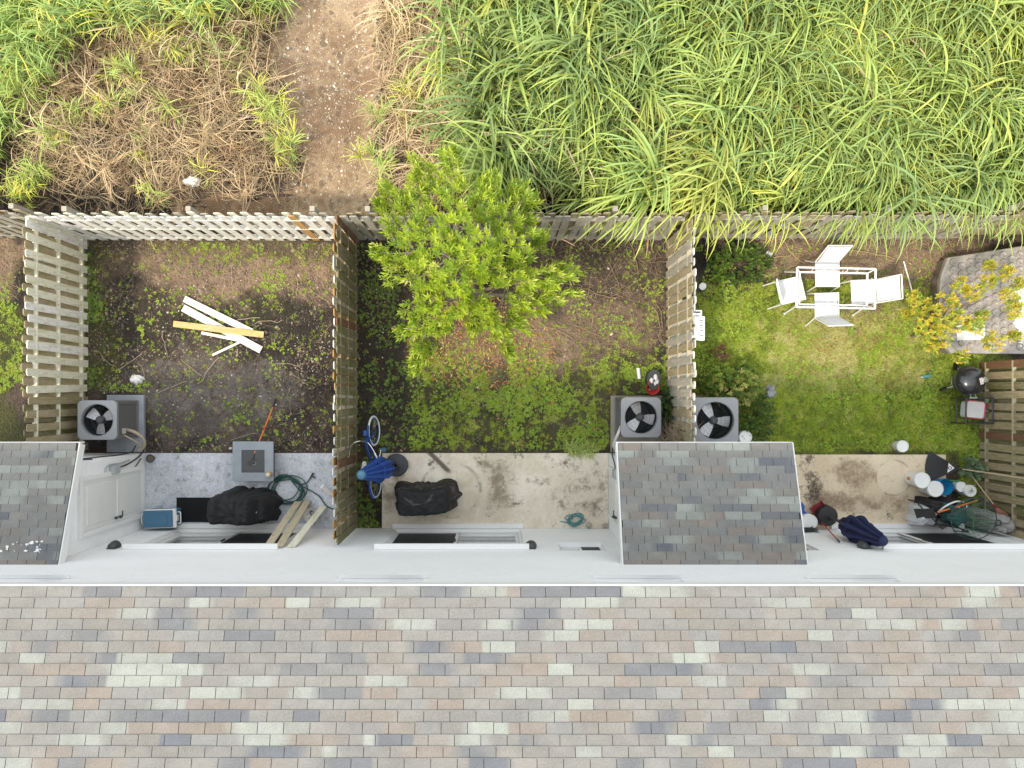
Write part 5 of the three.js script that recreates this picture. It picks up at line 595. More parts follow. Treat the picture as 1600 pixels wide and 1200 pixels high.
// ---------- spa with dimpled cover at the right edge ----------
{ const o = thing('spa_tub', 'large low tub under a grey dimpled plastic cover at the right edge', 'spa', [9.98, -0.62, -1.93]), s = new THREE.Shape(), q = [[-0.98, -0.85], [-1.12, -0.46], [-1.15, 0.75], [-0.9, 1.02], [1.9, 1.04], [1.9, -1.08], [0.5, -1.08]]; q.forEach((p, i) => s[i ? 'lineTo' : 'moveTo'](...p));
  mesh('cabinet', ext(s, 0.84, 0, 0, 0.86, 0, Math.PI / 2), MAT.bark, o); mesh('cover', ext(s, 0.07, 0.02, 0, 0.95, 0, Math.PI / 2), MAT.quilt, o); const inside = (x, z) => { let c = false; for (let i = 0, j = q.length - 1; i < q.length; j = i++) { const [a, b] = q[i], [d, e] = q[j]; if ((b > z) !== (e > z) && x < (d - a) * (z - b) / (e - b) + a) c = !c; } return c; };
  let n = 0; const R = rng(71), cap = () => lathe([[0, 0.012], [0.025, 0.016], [0.044, 0.032], [0.056, 0.036], [0.066, 0.026], [0.074, 0.0]]); const cg = cap(); for (let i = 0; i < 22; i++) for (let k = 0; k < 14; k++) { const x = -1.05 + i * 0.165 + (R() - 0.5) * 0.012, z = -1.0 + k * 0.152 + (i % 2) * 0.076 + (R() - 0.5) * 0.012; if (!inside(x - 0.07, z - 0.07) || !inside(x + 0.07, z + 0.07) || !inside(x - 0.07, z + 0.07) || !inside(x + 0.07, z - 0.07) || x > 1.3) continue; const m = new THREE.Mesh(cg, MAT.quilt); m.name = n ? `dimple_${String(n).padStart(3, '0')}` : 'dimple'; n++; m.position.set(x, 0.97, z); m.castShadow = m.receiveShadow = true; o.add(m); }
  solo('white_sheet', coverGeo(1.3, 1.35, 0.1, 61, null, (a) => 0.05 * Math.sin(a * 7)).translate(11.02, 0.355, -1.62), MAT.whitePl, 'white sheet spread on the dimpled cover at the picture edge', 'sheet');
  solo('white_board', rbox(0.56, 0.02, 0.3, 0.006, 9.42, 0.383, -1.3, 0, 0.03), MAT.dirtyWhite, 'white flat board lying on the dimpled cover under the yellow leaves', 'board'); }
// ---------- grass, straw, ground cover ----------
const vary = (c, R, a = 0.25, b = 0.12) => { const k = 1 - a / 2 + a * R(); return [c[0] * k * (1 - b / 2 + b * R()), c[1] * k, c[2] * k * (1 - b / 2 + b * R())]; };
{
  const R = rng(1234), FULL = [1, 1, 1], TIP = [1.08, 1.0, 0.78];
  const shoots = [], dryShoots = [];
  for (let v = 0; v < 7; v++) {                                                 // a leaning cane with long arching leaves
    const g = new GB(), H = 1.15 + 0.35 * R(), n = 10 + Math.floor(4 * R()), pts = []; for (let k = 0; k <= 4; k++) pts.push(V(0.1 * k * k / 16, H * k / 4, 0.02 * k)); g.tube(pts, 0.012, 0.005, [0.9, 0.95, 0.8], 4);
    for (let k = 0; k < n; k++) { const t = 0.35 + 0.65 * k / (n - 1), az = R() < 0.75 ? 1.7 * (R() - 0.5) : R() * 6.28; g.blade([0.1 * t * t, H * t, 0.08 * t], az, 0.75 + 0.5 * R(), 0.6 + 0.55 * R(), 0.032 + 0.02 * R(), 1.5 + 0.9 * R(), 7, FULL, TIP, 0.35, 0.4 * (R() - 0.5)); }
    shoots.push(g.build());
  }
  for (let v = 0; v < 4; v++) {
    const g = new GB(), H = 0.55 + 0.3 * R(), n = 15; const pts = []; for (let k = 0; k <= 4; k++) pts.push(V(0.06 * k * k / 4, H * k / 4, 0.03 * k)); g.tube(pts, 0.009, 0.005, FULL, 4);
    for (let k = 0; k < n; k++) { const t = 0.25 + 0.75 * k / (n - 1); g.blade([0.15 * t, H * t, 0.1 * t], R() * 6.28, 0.7 * R(), 0.4 + 0.5 * R(), 0.012 + 0.012 * R(), 1.4 + 1.4 * R(), 5, FULL, [0.9, 0.9, 0.9], 0.4, (R() - 0.5) * 1.2); } dryShoots.push(g.build());
  }
  const right = [], left = [], dry = [], G = { a: [0.34, 0.44, 0.1], b: [0.27, 0.4, 0.135], y: [0.5, 0.52, 0.09], s: [0.43, 0.31, 0.165], s2: [0.62, 0.49, 0.3] };
  const Q = new THREE.Quaternion(), UP = V(0, 1, 0);
  for (let i = 0; i < 9500; i++) {
    const X = -11.6 + 24.4 * R(), Z = -9.2 + 5.75 * R(), x = 775 + (GX(X) - 775) * 1.09, y = 622 + (GY(Z) - 622) * 1.09, n = fbm(X * 0.9 + 3, Z * 0.9 + 7, 3), n2 = fbm(X * 2.5 + 30, Z * 2.5, 3);
    const behind = bx(x, y, 640, 880, 225, 360, 30);
    const dR = ss(700, 790, x + 130 * (n - 0.5)) * (1 - 0.72 * behind * ss(0.3, 0.55, n2)) * (0.55 + 0.75 * n2), lim = 200 - 0.95 * Math.min(x, 160) - 0.22 * Math.max(0, x - 160), dL = ss(35, -35, y - lim + 110 * (n - 0.5)) * (x < 430 ? 1 : 0), pd = x > 425 - 10 && x < 590;
    const q = R(), wind = 2.15 + 3.2 * (fbm(X * 0.55 + 77, Z * 0.55, 3) - 0.5), lean = (az, a) => { Q.setFromAxisAngle(V(Math.sin(az), 0, -Math.cos(az)).normalize(), -a); return Q.clone().multiply(new THREE.Quaternion().setFromAxisAngle(UP, -az + 0.9 * (R() - 0.5))); };
    if (x > 600 && i < 1500 && q < 0.85 * dR + 0.1 * ss(700, 790, x)) {
      const edge = ss(330, 352, y) * ss(820, 920, x), fr = ss(-4.1, -3.7, Z), yel = Math.max(0.55 * el(x, y, 1085, 300, 28, 32), 0.3 * ss(1400, 1600, x) * ss(150, 20, y)), hue = mix3(mix3(G.a, G.b, R() * 1.2 - 0.1), G.y, Math.max(yel, R() < 0.1 ? 0.6 : 0)), caz = wind + 1.3 * (R() - 0.5), m = 4 + Math.floor(6 * R()), cs = 0.85 + 0.5 * R(), tone = 0.56 + 0.5 * R();
      for (let k = 0; k < m; k++) { const a = R() * 6.28, r = 0.26 * Math.sqrt(R()), xx = X + r * Math.cos(a), zz = Math.min(Z + r * Math.sin(a), FZ - 0.22), e = edge > 0.4 && fr > 0.3; right.push({ x: xx, y: -0.02, z: zz, s: e ? 1.25 + 0.4 * R() : cs * (0.85 + 0.35 * R()), q: e ? lean(1.75 + 0.7 * (R() - 0.5), 0.05 + 0.13 * R()) : lean(caz + 0.7 * (R() - 0.5), 0.12 + 0.36 * R()), c: vary(hue.map((v) => v * tone), R, 0.25, 0.1) }); }
    }
    else if (x < 430 && q < dL * 0.42) left.push({ x: X, y: groundH(X, Z) - 0.03, z: Z, s: 0.55 + 0.35 * R(), q: lean(wind + 2.5 * (R() - 0.5), 0.15 + 0.35 * R()), c: vary(R() < 0.12 ? G.y : mix3(G.a, G.b, R() * 0.7), R, 0.35, 0.2) });
    else if (!pd && R() < 0.26 * bx(x, y, 590, 765, -80, 345, 15) + 0.05 * behind + 0.03 * (x > 700)) { if (Z < FZ - 0.45) dry.push({ x: X, y: groundH(X, Z) - 0.03, z: Z, s: 0.75 + 0.6 * R(), q: lean(1.9 + 1.6 * (R() - 0.5), 0.25 + 0.55 * R()), c: vary(mix3(G.s, G.s2, R()), R, 0.4, 0.1) }); }
  }
  for (const [px, py, k] of [[428, 180, 8], [440, 200, 9], [452, 222, 8], [415, 168, 6], [300, 95, 9], [330, 105, 6], [225, 140, 8], [190, 180, 8], [120, 230, 10], [70, 280, 12], [30, 300, 14], [150, 200, 8], [270, 110, 10], [200, 130, 8], [370, 120, 5], [390, 100, 3], [300, 190, 3], [250, 240, 3], [455, 250, 5], [340, 270, 3], [260, 300, 4], [600, 255, 7], [640, 150, 16], [660, 180, 16], [690, 120, 16], [590, 190, 5], [570, 240, 4]]) for (let i = 0; i < k; i++) { const p = P(px + 26 * (R() - 0.5), py + 26 * (R() - 0.5), 0.4); left.push({ x: p.x, y: groundH(p.x, p.z) - 0.05, z: p.z, s: 0.26 + 0.26 * R(), q: new THREE.Quaternion().setFromEuler(new THREE.Euler(0.6 * (R() - 0.5), R() * 6.28, 0.6 * (R() - 0.5))), c: vary(R() < 0.3 ? G.y : G.a, R, 0.3, 0.2) }); }
  for (let i = 0; i < 420; i++) { const p = i < 300 ? P(70 + 400 * R(), 75 + 245 * R(), 0.3) : P(240 + 190 * R(), 10 + 120 * R(), 0.3), x = GX(p.x), y = GY(p.z); if (i < 300 && R() > el(x, y, 275, 200, 205, 125, 0.3) || x > pathL(y) - 25) continue; const az = R() * 6.28; Q.setFromAxisAngle(V(Math.sin(az), 0, -Math.cos(az)), -(0.7 + 0.75 * R())); dry.push({ x: p.x, y: groundH(p.x, p.z) + 0.02 + 0.16 * R(), z: p.z, s: 0.55 + 0.55 * R(), q: Q.clone().multiply(new THREE.Quaternion().setFromAxisAngle(UP, R() * 6.28)), c: vary(R() < 0.3 ? [0.24, 0.16, 0.09] : mix3(G.s, G.s2, R()), R, 0.4, 0.12) }); }
  for (let i = 0; i < 60; i++) { const p = P(700 + 880 * R(), -40 + 340 * R(), 1.0); Q.setFromAxisAngle(V(R() - 0.5, 0, R() - 0.5).normalize(), 0.5 * R()); dry.push({ x: p.x, y: 0.1, z: Math.min(p.z, FZ - 1.7), s: 1.6 + 0.7 * R(), q: Q.clone(), c: vary([0.5, 0.4, 0.25], R, 0.4, 0.12) }); }
  instances('tall_grass', 'tall bright green arching grass filling the field behind the right and middle fences', 'grass', shoots, GRASS, right, 'grass_shoot');
  instances('tall_grass', 'shorter tangled green grass at the upper left beyond the white fence', 'grass', shoots, GRASS, left, 'grass_shoot');
  instances('dry_grass', 'drooping straw coloured grass clumps lying in the mound and along the dirt path', 'dry grass', dryShoots, DRY, dry, 'dry_shoot');
  // loose straw
  const straws = []; for (let v = 0; v < 6; v++) { const g = new GB(); g.blade([-0.3, 0, 0], 0, 0.12 * R(), 0.62, 0.013 + 0.008 * R(), 0.3 * R(), 4, FULL, [0.95, 0.93, 0.9], 0.5, 0.5 * (R() - 0.5)); straws.push(g.build()); }
  const st = [], put = (X, Z, h, s, c) => st.push({ x: X, y: groundH(X, Z) + h, z: Z, s, rx: 0.6 * (R() - 0.5), ry: R() * 6.28, rz: 0.9 * (R() - 0.5), c });
  for (let i = 0; i < 52000; i++) { const X = -11 + 22.5 * R(), Z = -9 + 5.8 * R(), x = GX(X), y = GY(Z), n = fbm(X * 1.4, Z * 1.4 + 50, 3), n2 = fbm(X * 3.7 + 8, Z * 3.7, 2); if (x > pathL(y) + 12 * R() && x < pathR(y) - 12 * R()) continue; const w = 0.95 * el(x + 60 * (n - 0.5), y + 60 * (n2 - 0.5), 275, 200, 215, 145, 0.35) + 0.85 * bx(x, y, 590, 745, -80, 340, 25) + 0.2 * (x > 700) + 0.25 * bx(x, y, -400, 460, -150, 345, 30); if (R() > w * (0.45 + 0.9 * n2)) continue; const dk = ss(275, 335, y) * (x < 480 ? 1 : 0.3), top = R(); put(X, Z, 0.01 + 0.3 * top * top * el(x, y, 275, 200, 240, 160, 0.5) + 0.06 * R() + (x > 590 ? 0.1 * R() : 0), 0.22 + 0.7 * R() * R() + (R() < 0.05 ? 0.8 : 0), vary(mix3(mix3(G.s, G.s2, R()), [0.17, 0.115, 0.07], clamp(dk * 0.6 + (R() < 0.25 ? 0.5 : 0) )), R, 0.4, 0.1)); }
  for (let i = 0; i < 500; i++) { const X = lerp(-4.6, -2.2, R()), Z = -9 + 5.6 * R(); put(X, Z, 0.012, 0.12 + 0.25 * R(), vary([0.3, 0.23, 0.14], R)); }
  const yardStraw = [[1190, 1490, 376, 430, 1700, 0.45], [1250, 1480, 430, 510, 350, 0.35], [860, 1040, 380, 540, 1400, 0.45], [150, 515, 380, 470, 1500, 0.3], [150, 515, 470, 700, 1300, 0.25], [1060, 1520, 440, 700, 700, 0.22], [640, 860, 480, 600, 220, 0.3], [420, 515, 520, 690, 160, 0.4], [570, 1000, 390, 705, 1600, 0.25], [0, 34, 390, 470, 160, 0.4]];
  for (const [x0, x1, y0, y1, n, s] of yardStraw) for (let i = 0; i < n; i++) { const p = P(lerp(x0, x1, R()), lerp(y0, y1, R())); put(p.x, p.z, 0.012 + 0.02 * R(), s * (0.25 + 1.1 * R() * R()), vary(mix3([0.4, 0.31, 0.18], [0.2, 0.14, 0.09], R()), R, 0.4, 0.1)); }
  instances('dry_straw', 'loose dry straw lying in mounds and thatch beside the dirt path and in the yards', 'straw', straws, DRY, st, 'straw_piece');
  // yards: broad-leaved weeds and mown grass
  const ros = []; for (let v = 0; v < 5; v++) { const g = new GB(), n = 9 + v; for (let k = 0; k < n; k++) { const a = k * 2.4 + R(), e = 0.15 + 0.7 * R(), d = V(Math.cos(a) * Math.cos(e), Math.sin(e), Math.sin(a) * Math.cos(e)), r = 0.02 * R(); g.leaf(V(r * Math.cos(a), 0.005 + 0.02 * R(), r * Math.sin(a)), d, 0.035 + 0.035 * R(), 0.022 + 0.014 * R(), vary([1, 1, 1], R, 0.3, 0.1), UP); } ros.push(g.build()); }
  const tuft = []; for (let v = 0; v < 5; v++) { const g = new GB(); for (let k = 0; k < 11; k++) g.blade([0.03 * (R() - 0.5), 0, 0.03 * (R() - 0.5)], R() * 6.28, 0.5 + 0.9 * R(), 0.05 + 0.06 * R(), 0.006 + 0.003 * R(), 0.9 + R(), 3, vary([1, 1, 1], R, 0.3, 0.15), [1.1, 1.05, 0.8], 0.3); tuft.push(g.build()); }
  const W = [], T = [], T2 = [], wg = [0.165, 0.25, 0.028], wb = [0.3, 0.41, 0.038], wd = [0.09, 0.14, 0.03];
  const wet = (x, y) => { if (x < 36) return 0.45 * bx(x, y, -400, 40, 440, 700, 20); if (x < 522) return 0.9 * bx(x, y, 240, 520, 372, 402, 12) * ss(0.4, 0.6, fbm(x * 0.02, y * 0.03, 3)) * 1.3 + 0.75 * bx(x, y, 135, 158, 385, 600, 8) + 0.07 * el(x, y, 330, 500, 120, 60) + 0.5 * el(x, y, 368, 643, 22, 16) + 0.2 * el(x, y, 430, 440, 30, 40) + 0.05 * bx(x, y, 425, 520, 540, 600) + 0.4 * bx(x, y, 140, 240, 600, 625, 6) + 0.025; if (x < 1044) return 0.36 * bx(x, y, 640, 1040, 560, 708, 20) + 0.2 * bx(x, y, 560, 650, 400, 708) + 0.8 * el(x, y, 785, 648, 75, 36) + 0.75 * el(x, y, 990, 590, 48, 95) + 0.4 * el(x, y, 925, 690, 40, 25) + 0.6 * bx(x, y, 557, 594, 720, 822, 6) + 0.09; return 0.8 * bx(x, y, 1440, 1528, 560, 712, 16) + 0.22 * bx(x, y, 1050, 1528, 440, 712) + 0.4 * bx(x, y, 1046, 1190, 385, 470) + 0.3 * bx(x, y, 1400, 1480, 500, 580) + 0.5 * bx(x, y, 1500, 1535, 710, 770, 8) + 0.1; };
  for (let i = 0; i < 95000; i++) { const X = -10.3 + 20.2 * R(), Z = FZ + 0.08 + (WZ - FZ) * R(), x = GX(X), y = GY(Z); if (y > 702 && (x > 225 && x < 556 || x > 596 && x < 952 || x > 953 && x < 1498)) continue; if (x < 228 && y > 612 || x > 1528 && y > 540 || x > 950 && x < 1135 && y > 615) continue; const n = fbm(X * 2.2 + 11, Z * 2.2, 4); if (R() > wet(x, y) * 1.15 * ss(0.4, 0.58, n)) continue; const shade = x > 557 && x < 640 || x < 170 && x > 130; W.push({ x: X, y: groundH(X, Z) - 0.004, z: Z, s: 0.35 + 0.55 * R() * R() + 0.05, ry: R() * 6.28, rx: 0.3 * (R() - 0.5), c: vary(shade ? mix3(wd, wg, R()) : mix3(wg, wb, clamp(1.6 * n - 0.4 + 0.4 * (R() - 0.5))), R, 0.4, 0.2) }); }  // shade along the fences is put into darker weed greens
  const lawn = (x, y) => (x > 1046 && x < 1530 ? ss(425, 475, y) * (1 - 0.6 * el(x, y, 1400, 490, 90, 35)) * (1 - 0.5 * el(x, y, 1120, 560, 45, 110)) : x < 36 ? 0.5 * ss(450, 520, y) : x > 556 && x < 1042 ? 0.6 * bx(x, y, 650, 1042, 560, 708) + 0.1 : 0.06 + 0.35 * el(x, y, 368, 643, 26, 18) + 0.2 * bx(x, y, 240, 520, 374, 410));
  for (let i = 0; i < 46000; i++) { const X = i % 2 ? 3.55 + 6.4 * R() : -10.3 + 13.8 * R(), Z = FZ + 0.1 + (WZ - FZ) * R(), x = GX(X), y = GY(Z); if (y > 704 && (x > 225 && x < 556 || x > 596 && x < 952 || x > 953 && x < 1498)) continue; if (x < 228 && y > 612 || x > 1530 && y > 540 || x > 950 && x < 1135 && y > 615) continue; const n = fbm(X * 1.3 + 31, Z * 1.3, 4), n2 = fbm(X * 5 + 3, Z * 5 + 8, 3); if (R() > lawn(x, y) * (0.15 + 1.5 * ss(0.3, 0.65, n2))) continue; const dryK = clamp(1.2 * bx(x, y, 1190, 1460, 480, 600) * ss(0.35, 0.65, 0.5 * n + 0.5 * n2) + 0.5 * ss(0.62, 0.75, n2)); T.push({ x: X, y: groundH(X, Z) - 0.006, z: Z, s: 0.6 + 0.7 * R(), sy: 0.4 + 0.7 * R(), ry: R() * 6.28, c: vary(mix3(mix3([0.13, 0.21, 0.016], [0.32, 0.4, 0.027], clamp(R() * 0.5 + 1.5 * n2 - 0.4)), [0.46, 0.42, 0.18], dryK * 0.8), R, 0.35, 0.15) }); }
  for (let i = 0; i < 26; i++) { const p = P(908 + 46 * (R() - 0.5), 702 + 10 * (R() - 0.5)); T.push({ x: p.x, y: 0, z: p.z, s: 1.6 + 1.6 * R(), ry: R() * 6.28, c: vary([0.34, 0.42, 0.12], R) }); }
  instances('weeds', 'low broad leaved green weeds spreading over the yards', 'weeds', ros, std({ vertexColors: true, roughness: 0.6, side: THREE.DoubleSide }), W, 'weed');
  instances('lawn_grass', 'short lawn grass in the right yard and thin tufts in the other yards', 'grass', tuft, GRASS, T, 'grass_tuft');
  // litter and gravel
  const lf = []; for (let v = 0; v < 3; v++) { const g = new GB(); g.leaf(V(-0.04, 0.004, 0), V(1, 0.1 * R(), 0), 0.075, 0.028, [1, 1, 1], UP); lf.push(g.build()); }
  const LL = []; for (let i = 0; i < 1150; i++) { const a = R() * 6.28, r = Math.sqrt(R()), u = i < 950 ? [755 + 120 * r * Math.cos(a), 535 + 75 * r * Math.sin(a)] : [560 + 960 * R(), 380 + 325 * R()], p = P(...u); if (p.x > 2.2 && p.x < 4.8 && p.z > -0.1) continue; LL.push({ x: p.x, y: groundH(p.x, p.z) + 0.01 + 0.015 * R(), z: p.z, s: 0.6 + 0.7 * R(), ry: R() * 6.28, rx: 0.7 * (R() - 0.5), rz: 0.6 * (R() - 0.5), c: vary(R() < 0.45 ? [0.36, 0.16, 0.055] : R() < 0.6 ? [0.24, 0.14, 0.07] : [0.42, 0.32, 0.1], R, 0.4, 0.2) }); }
  instances('leaf_litter', 'fallen orange and brown leaves under the green tree', 'leaf litter', lf, DRY, LL, 'fallen_leaf');
  const chips = []; for (let v = 0; v < 3; v++) { const g = new THREE.IcosahedronGeometry(0.014, 0), p = g.attributes.position; for (let i = 0; i < p.count; i++) { const k = 0.6 + 0.8 * hash2(Math.round(p.getX(i) * 9000) + v, Math.round(p.getZ(i) * 9000 + p.getY(i) * 500)); p.setXYZ(i, p.getX(i) * k * 1.3, p.getY(i) * k * 0.6, p.getZ(i) * k); } g.computeVertexNormals(); chips.push(g); }
  const CH = []; for (let i = 0; i < 5200; i++) { let X, Z; if (i < 3400) { Z = -9.2 + 5.9 * R(); const y = GY(Z); X = lerp((pathL(y) - 795) * CAM_H / FOC, (pathR(y) - 760) * CAM_H / FOC, R()); } else { const p = i < 4500 ? P(140 + 375 * R(), 430 + 275 * R()) : P(560 + 480 * R(), 380 + 320 * R()); X = p.x; Z = p.z; if (GX(X) < 228 && GY(Z) > 615) continue; if (R() > ss(0.4, 0.65, fbm(X * 1.8 + 61, Z * 1.8, 3))) continue; } CH.push({ x: X, y: groundH(X, Z) + 0.006, z: Z, s: 0.4 + 0.9 * R() * R() + (R() < 0.03 ? 1.2 : 0), ry: R() * 6.28, c: vary(R() < 0.6 ? [0.6, 0.55, 0.46] : [0.3, 0.24, 0.18], R, 0.3, 0.05) }); }
  instances('gravel', 'pale shell chips and gravel scattered on the path and bare soil', 'gravel', chips, std({ roughness: 0.9 }), CH, 'chip');
  const CL = []; for (let i = 0; i < 21000; i++) { const p = i < 13000 ? P(137 + 382 * R(), 376 + 330 * R()) : P(560 + 482 * R(), 376 + 330 * R()); if (GX(p.x) < 228 && GY(p.z) > 615 || p.x > 2.25 && p.z > -0.1) continue; if (R() > ss(0.3, 0.65, fbm(p.x * 2.3 + 15, p.z * 2.3 + 4, 3))) continue; CL.push({ x: p.x, y: groundH(p.x, p.z) + 0.004, z: p.z, s: 0.5 + 2.0 * R() * R() * R() + (R() < 0.02 ? 1 : 0), ry: R() * 6.28, c: vary(R() < 0.7 ? [0.12, 0.095, 0.075] : [0.28, 0.22, 0.16], R, 0.5, 0.08) }); }
  instances('soil_crumbs', 'dark crumbs and clods of soil in the bare yards', 'soil', chips, std({ roughness: 1 }), CL, 'clod');
  const tw = []; for (let v = 0; v < 3; v++) { const pts = []; for (let k = 0; k < 6; k++) pts.push(V(-0.3 + 0.12 * k, 0.01 + 0.02 * R(), 0.06 * (R() - 0.5))); tw.push(new THREE.TubeGeometry(new THREE.CatmullRomCurve3(pts), 14, 0.006, 5)); }
  const TW = []; const addTw = (x0, x1, y0, y1, n, c, s = 1) => { for (let i = 0; i < n; i++) { const p = P(lerp(x0, x1, R()), lerp(y0, y1, R())); TW.push({ x: p.x, y: groundH(p.x, p.z) + 0.015 + 0.02 * R(), z: p.z, s: s * (0.4 + 1.1 * R()), ry: R() * 6.28, c: vary(c, R, 0.4, 0.1) }); } };
  addTw(860, 1035, 385, 520, 26, [0.3, 0.22, 0.15]); addTw(150, 510, 390, 690, 22, [0.42, 0.33, 0.22], 0.8); addTw(1190, 1480, 380, 450, 16, [0.45, 0.34, 0.18]); addTw(660, 800, 270, 320, 26, [0.36, 0.25, 0.16], 1.6); addTw(90, 460, 90, 320, 40, [0.46, 0.36, 0.24], 1.5); addTw(590, 700, 60, 330, 30, [0.45, 0.36, 0.25], 1.4);
  instances('twigs', 'dry twigs and stalks lying on the soil of the yards and field', 'twigs', tw, std({ roughness: 0.9 }), TW, 'twig');
}
// ---------- tree and bushes ----------
function clump(g, R, c, r, n, per, len, w, col, from, up = 0.5) {              // shoots of whorled leaves filling a ball
  for (let i = 0; i < n; i++) {
    const u = R() * 2 - 1, a = R() * 6.28, q = Math.sqrt(1 - u * u), rr = r * Math.cbrt(0.15 + 0.85 * R()), p = V(c.x + rr * q * Math.cos(a), c.y + rr * u * 0.75, c.z + rr * q * Math.sin(a)), d = p.clone().sub(from).normalize().multiplyScalar(0.8).add(V((R() - 0.5) * 0.7, up + 0.5 * R(), (R() - 0.5) * 0.7)).normalize();
    const s = Math.abs(d.y) > 0.95 ? V(1, 0, 0) : new THREE.Vector3().crossVectors(d, V(0, 1, 0)).normalize(), t = new THREE.Vector3().crossVectors(d, s), base = col(R, p);
    for (let k = 0; k < per; k++) { const f = k / per, b = k * 2.4 + R(), sp = 1.15 - 0.75 * f + 0.25 * (R() - 0.5), dir = d.clone().multiplyScalar(Math.cos(sp)).addScaledVector(s, Math.sin(sp) * Math.cos(b)).addScaledVector(t, Math.sin(sp) * Math.sin(b)).normalize(), o = p.clone().addScaledVector(d, len * 1.5 * (f - 0.7)); g.leaf(o, dir, len * (0.7 + 0.5 * R()), w * (0.8 + 0.4 * R()), vary(base, R, 0.22, 0.12), d); }
  }
}
function limbGeo(g, R, a, b, r0, r1, c) { const m = a.clone().lerp(b, 0.5).add(V((R() - 0.5) * 0.25, -0.12 * a.distanceTo(b) + 0.1 * R(), (R() - 0.5) * 0.25)), pts = new THREE.CatmullRomCurve3([a, m, b]).getPoints(8); g.tube(pts, r0, r1, c, 6); return pts; }
{
  const R = rng(909), o = thing('tree', 'bright yellow green broadleaf tree overhanging the back fence of the middle yard', 'tree', [0, 0, 0]), BASE = V(-0.42, 0, -1.95);
  const lobes = [[702, 248, 3.6, .2], [662, 270, 3.4, .2], [700, 292, 3.6, .28], [658, 305, 3.4, .24], [765, 292, 3.3, .2], [757, 322, 3.5, .28], [808, 302, 3.0, .24], [828, 316, 2.8, .2], [790, 342, 3.3, .3], [820, 350, 2.9, .2], [628, 316, 2.9, .2], [604, 296, 2.5, .15], [598, 326, 2.4, .16], [612, 352, 2.7, .2], [668, 350, 3.6, .34], [716, 352, 3.9, .36], [636, 385, 3.1, .28], [594, 394, 2.5, .16], [610, 412, 2.6, .14], [690, 395, 3.9, .38], [742, 388, 4.0, .36], [790, 388, 3.5, .3], [815, 405, 2.9, .22], [840, 372, 2.5, .14], [660, 432, 3.3, .3], [712, 436, 3.6, .3], [785, 432, 3.3, .26], [820, 440, 3.0, .26], [856, 436, 2.8, .26], [886, 426, 2.5, .22], [866, 462, 2.5, .24], [838, 478, 2.4, .24], [812, 468, 2.6, .24], [672, 470, 3.0, .28], [715, 472, 3.2, .26], [655, 505, 2.5, .24], [690, 502, 2.6, .22], [640, 512, 2.2, .16], [656, 540, 2.1, .22], [650, 572, 1.9, .16], [660, 556, 2.0, .18], [752, 478, 2.9, .2], [768, 500, 2.5, .2], [786, 520, 2.1, .17], [792, 545, 1.9, .13], [740, 505, 2.2, .15], [806, 498, 2.2, .18], [744, 430, 3.5, .2]];
  const mb = [0.2, 0.16, 0.12], tg = new GB(); tg.tube([BASE, V(-0.4, 0.5, -1.97), V(-0.45, 1.0, -1.99)], 0.085, 0.065, mb, 10); const trunk = tg.build(); mesh('trunk', trunk, std({ vertexColors: true, roughness: 0.95, bumpMap: roughNoise, bumpScale: 0.01 }), o);
  const bk = std({ vertexColors: true, roughness: 0.95 }), crown = new GB(), hub = V(-0.45, 0.95, -1.99), cen = V(-0.45, 2.3, -2.0), main = [0, 15, 19, 27, 35, 8, 16, 30].map((k) => P(lobes[k][0], lobes[k][1], lobes[k][2] - 0.15));
  const mains = main.map((e) => { const g = new GB(), p = limbGeo(g, R, hub, e, 0.05, 0.014, mb); return { g, p }; });
  const col = (r) => { const q = r(); return q < 0.08 ? [0.46, 0.5, 0.08] : mix3([0.17, 0.28, 0.012], [0.42, 0.51, 0.024], r()); };
  for (const [px, py, h, r] of lobes) { const c = P(px, py, h); let best = null; for (const m of mains) for (const p of m.p.slice(2)) { const d = p.distanceTo(c); if (!best || d < best.d) best = { d, p, m }; } if (best.d > 0.05) limbGeo(best.m.g, R, best.p, c, 0.016, 0.006, mb); clump(crown, R, c, r * 0.9, Math.round(14 + 160 * r * r), 13, 0.11, 0.028, col, cen, 0.55); { const out = V(c.x - cen.x, 0, c.z - cen.z); if (out.length() > 0.55 && R() < 0.55) for (let k = 0; k < 4; k++) { const e = c.clone().addScaledVector(out.clone().normalize(), r * (0.8 + 0.7 * R())).add(V((R() - 0.5) * r, (R() - 0.6) * r, (R() - 0.5) * r)); clump(crown, R, e, 0.05, 2, 12, 0.1, 0.026, col, cen, 0.4); crown.tube([c, e], 0.005, 0.003, [0.2, 0.22, 0.06], 4); } }
    for (let k = 0; k < 2; k++) clump(crown, R, c.clone().add(V((R() - 0.5) * 2.4 * r, -0.25 - 0.3 * R(), (R() - 0.5) * 2.4 * r)), r * 0.6, 3, 10, 0.09, 0.024, col, cen, 0.3); }
  mains.forEach((m) => mesh('limb', m.g.build(), bk, o)); mesh('crown', crown.build(), LEAF, o);
}
function bush(name, label, cat, c, rx, rz, h, n, per, len, w, col, seed, up = 0.7) {
  const R = rng(seed), o = thing(name, label, cat, c), g = new GB(), st = new GB(); for (let i = 0; i < n; i++) { const a = R() * 6.28, r = Math.sqrt(R()), p = V(rx * r * Math.cos(a), h * (0.25 + 0.75 * Math.sqrt(1 - 0.8 * r * r)) * (0.55 + 0.45 * R()), rz * r * Math.sin(a)); clump(g, R, p, 0.05, 1, per, len, w, col, V(0, -0.3, 0), up); if (i % 5 === 0) st.tube([V(p.x * 0.15, 0, p.z * 0.15), V(p.x * 0.6, p.y * 0.5, p.z * 0.6), p], 0.009, 0.003, [0.16, 0.12, 0.08], 4); }
  mesh('stem', st.build(), std({ vertexColors: true, roughness: 0.95 }), o); mesh('foliage', g.build(), LEAF, o); return o;
}
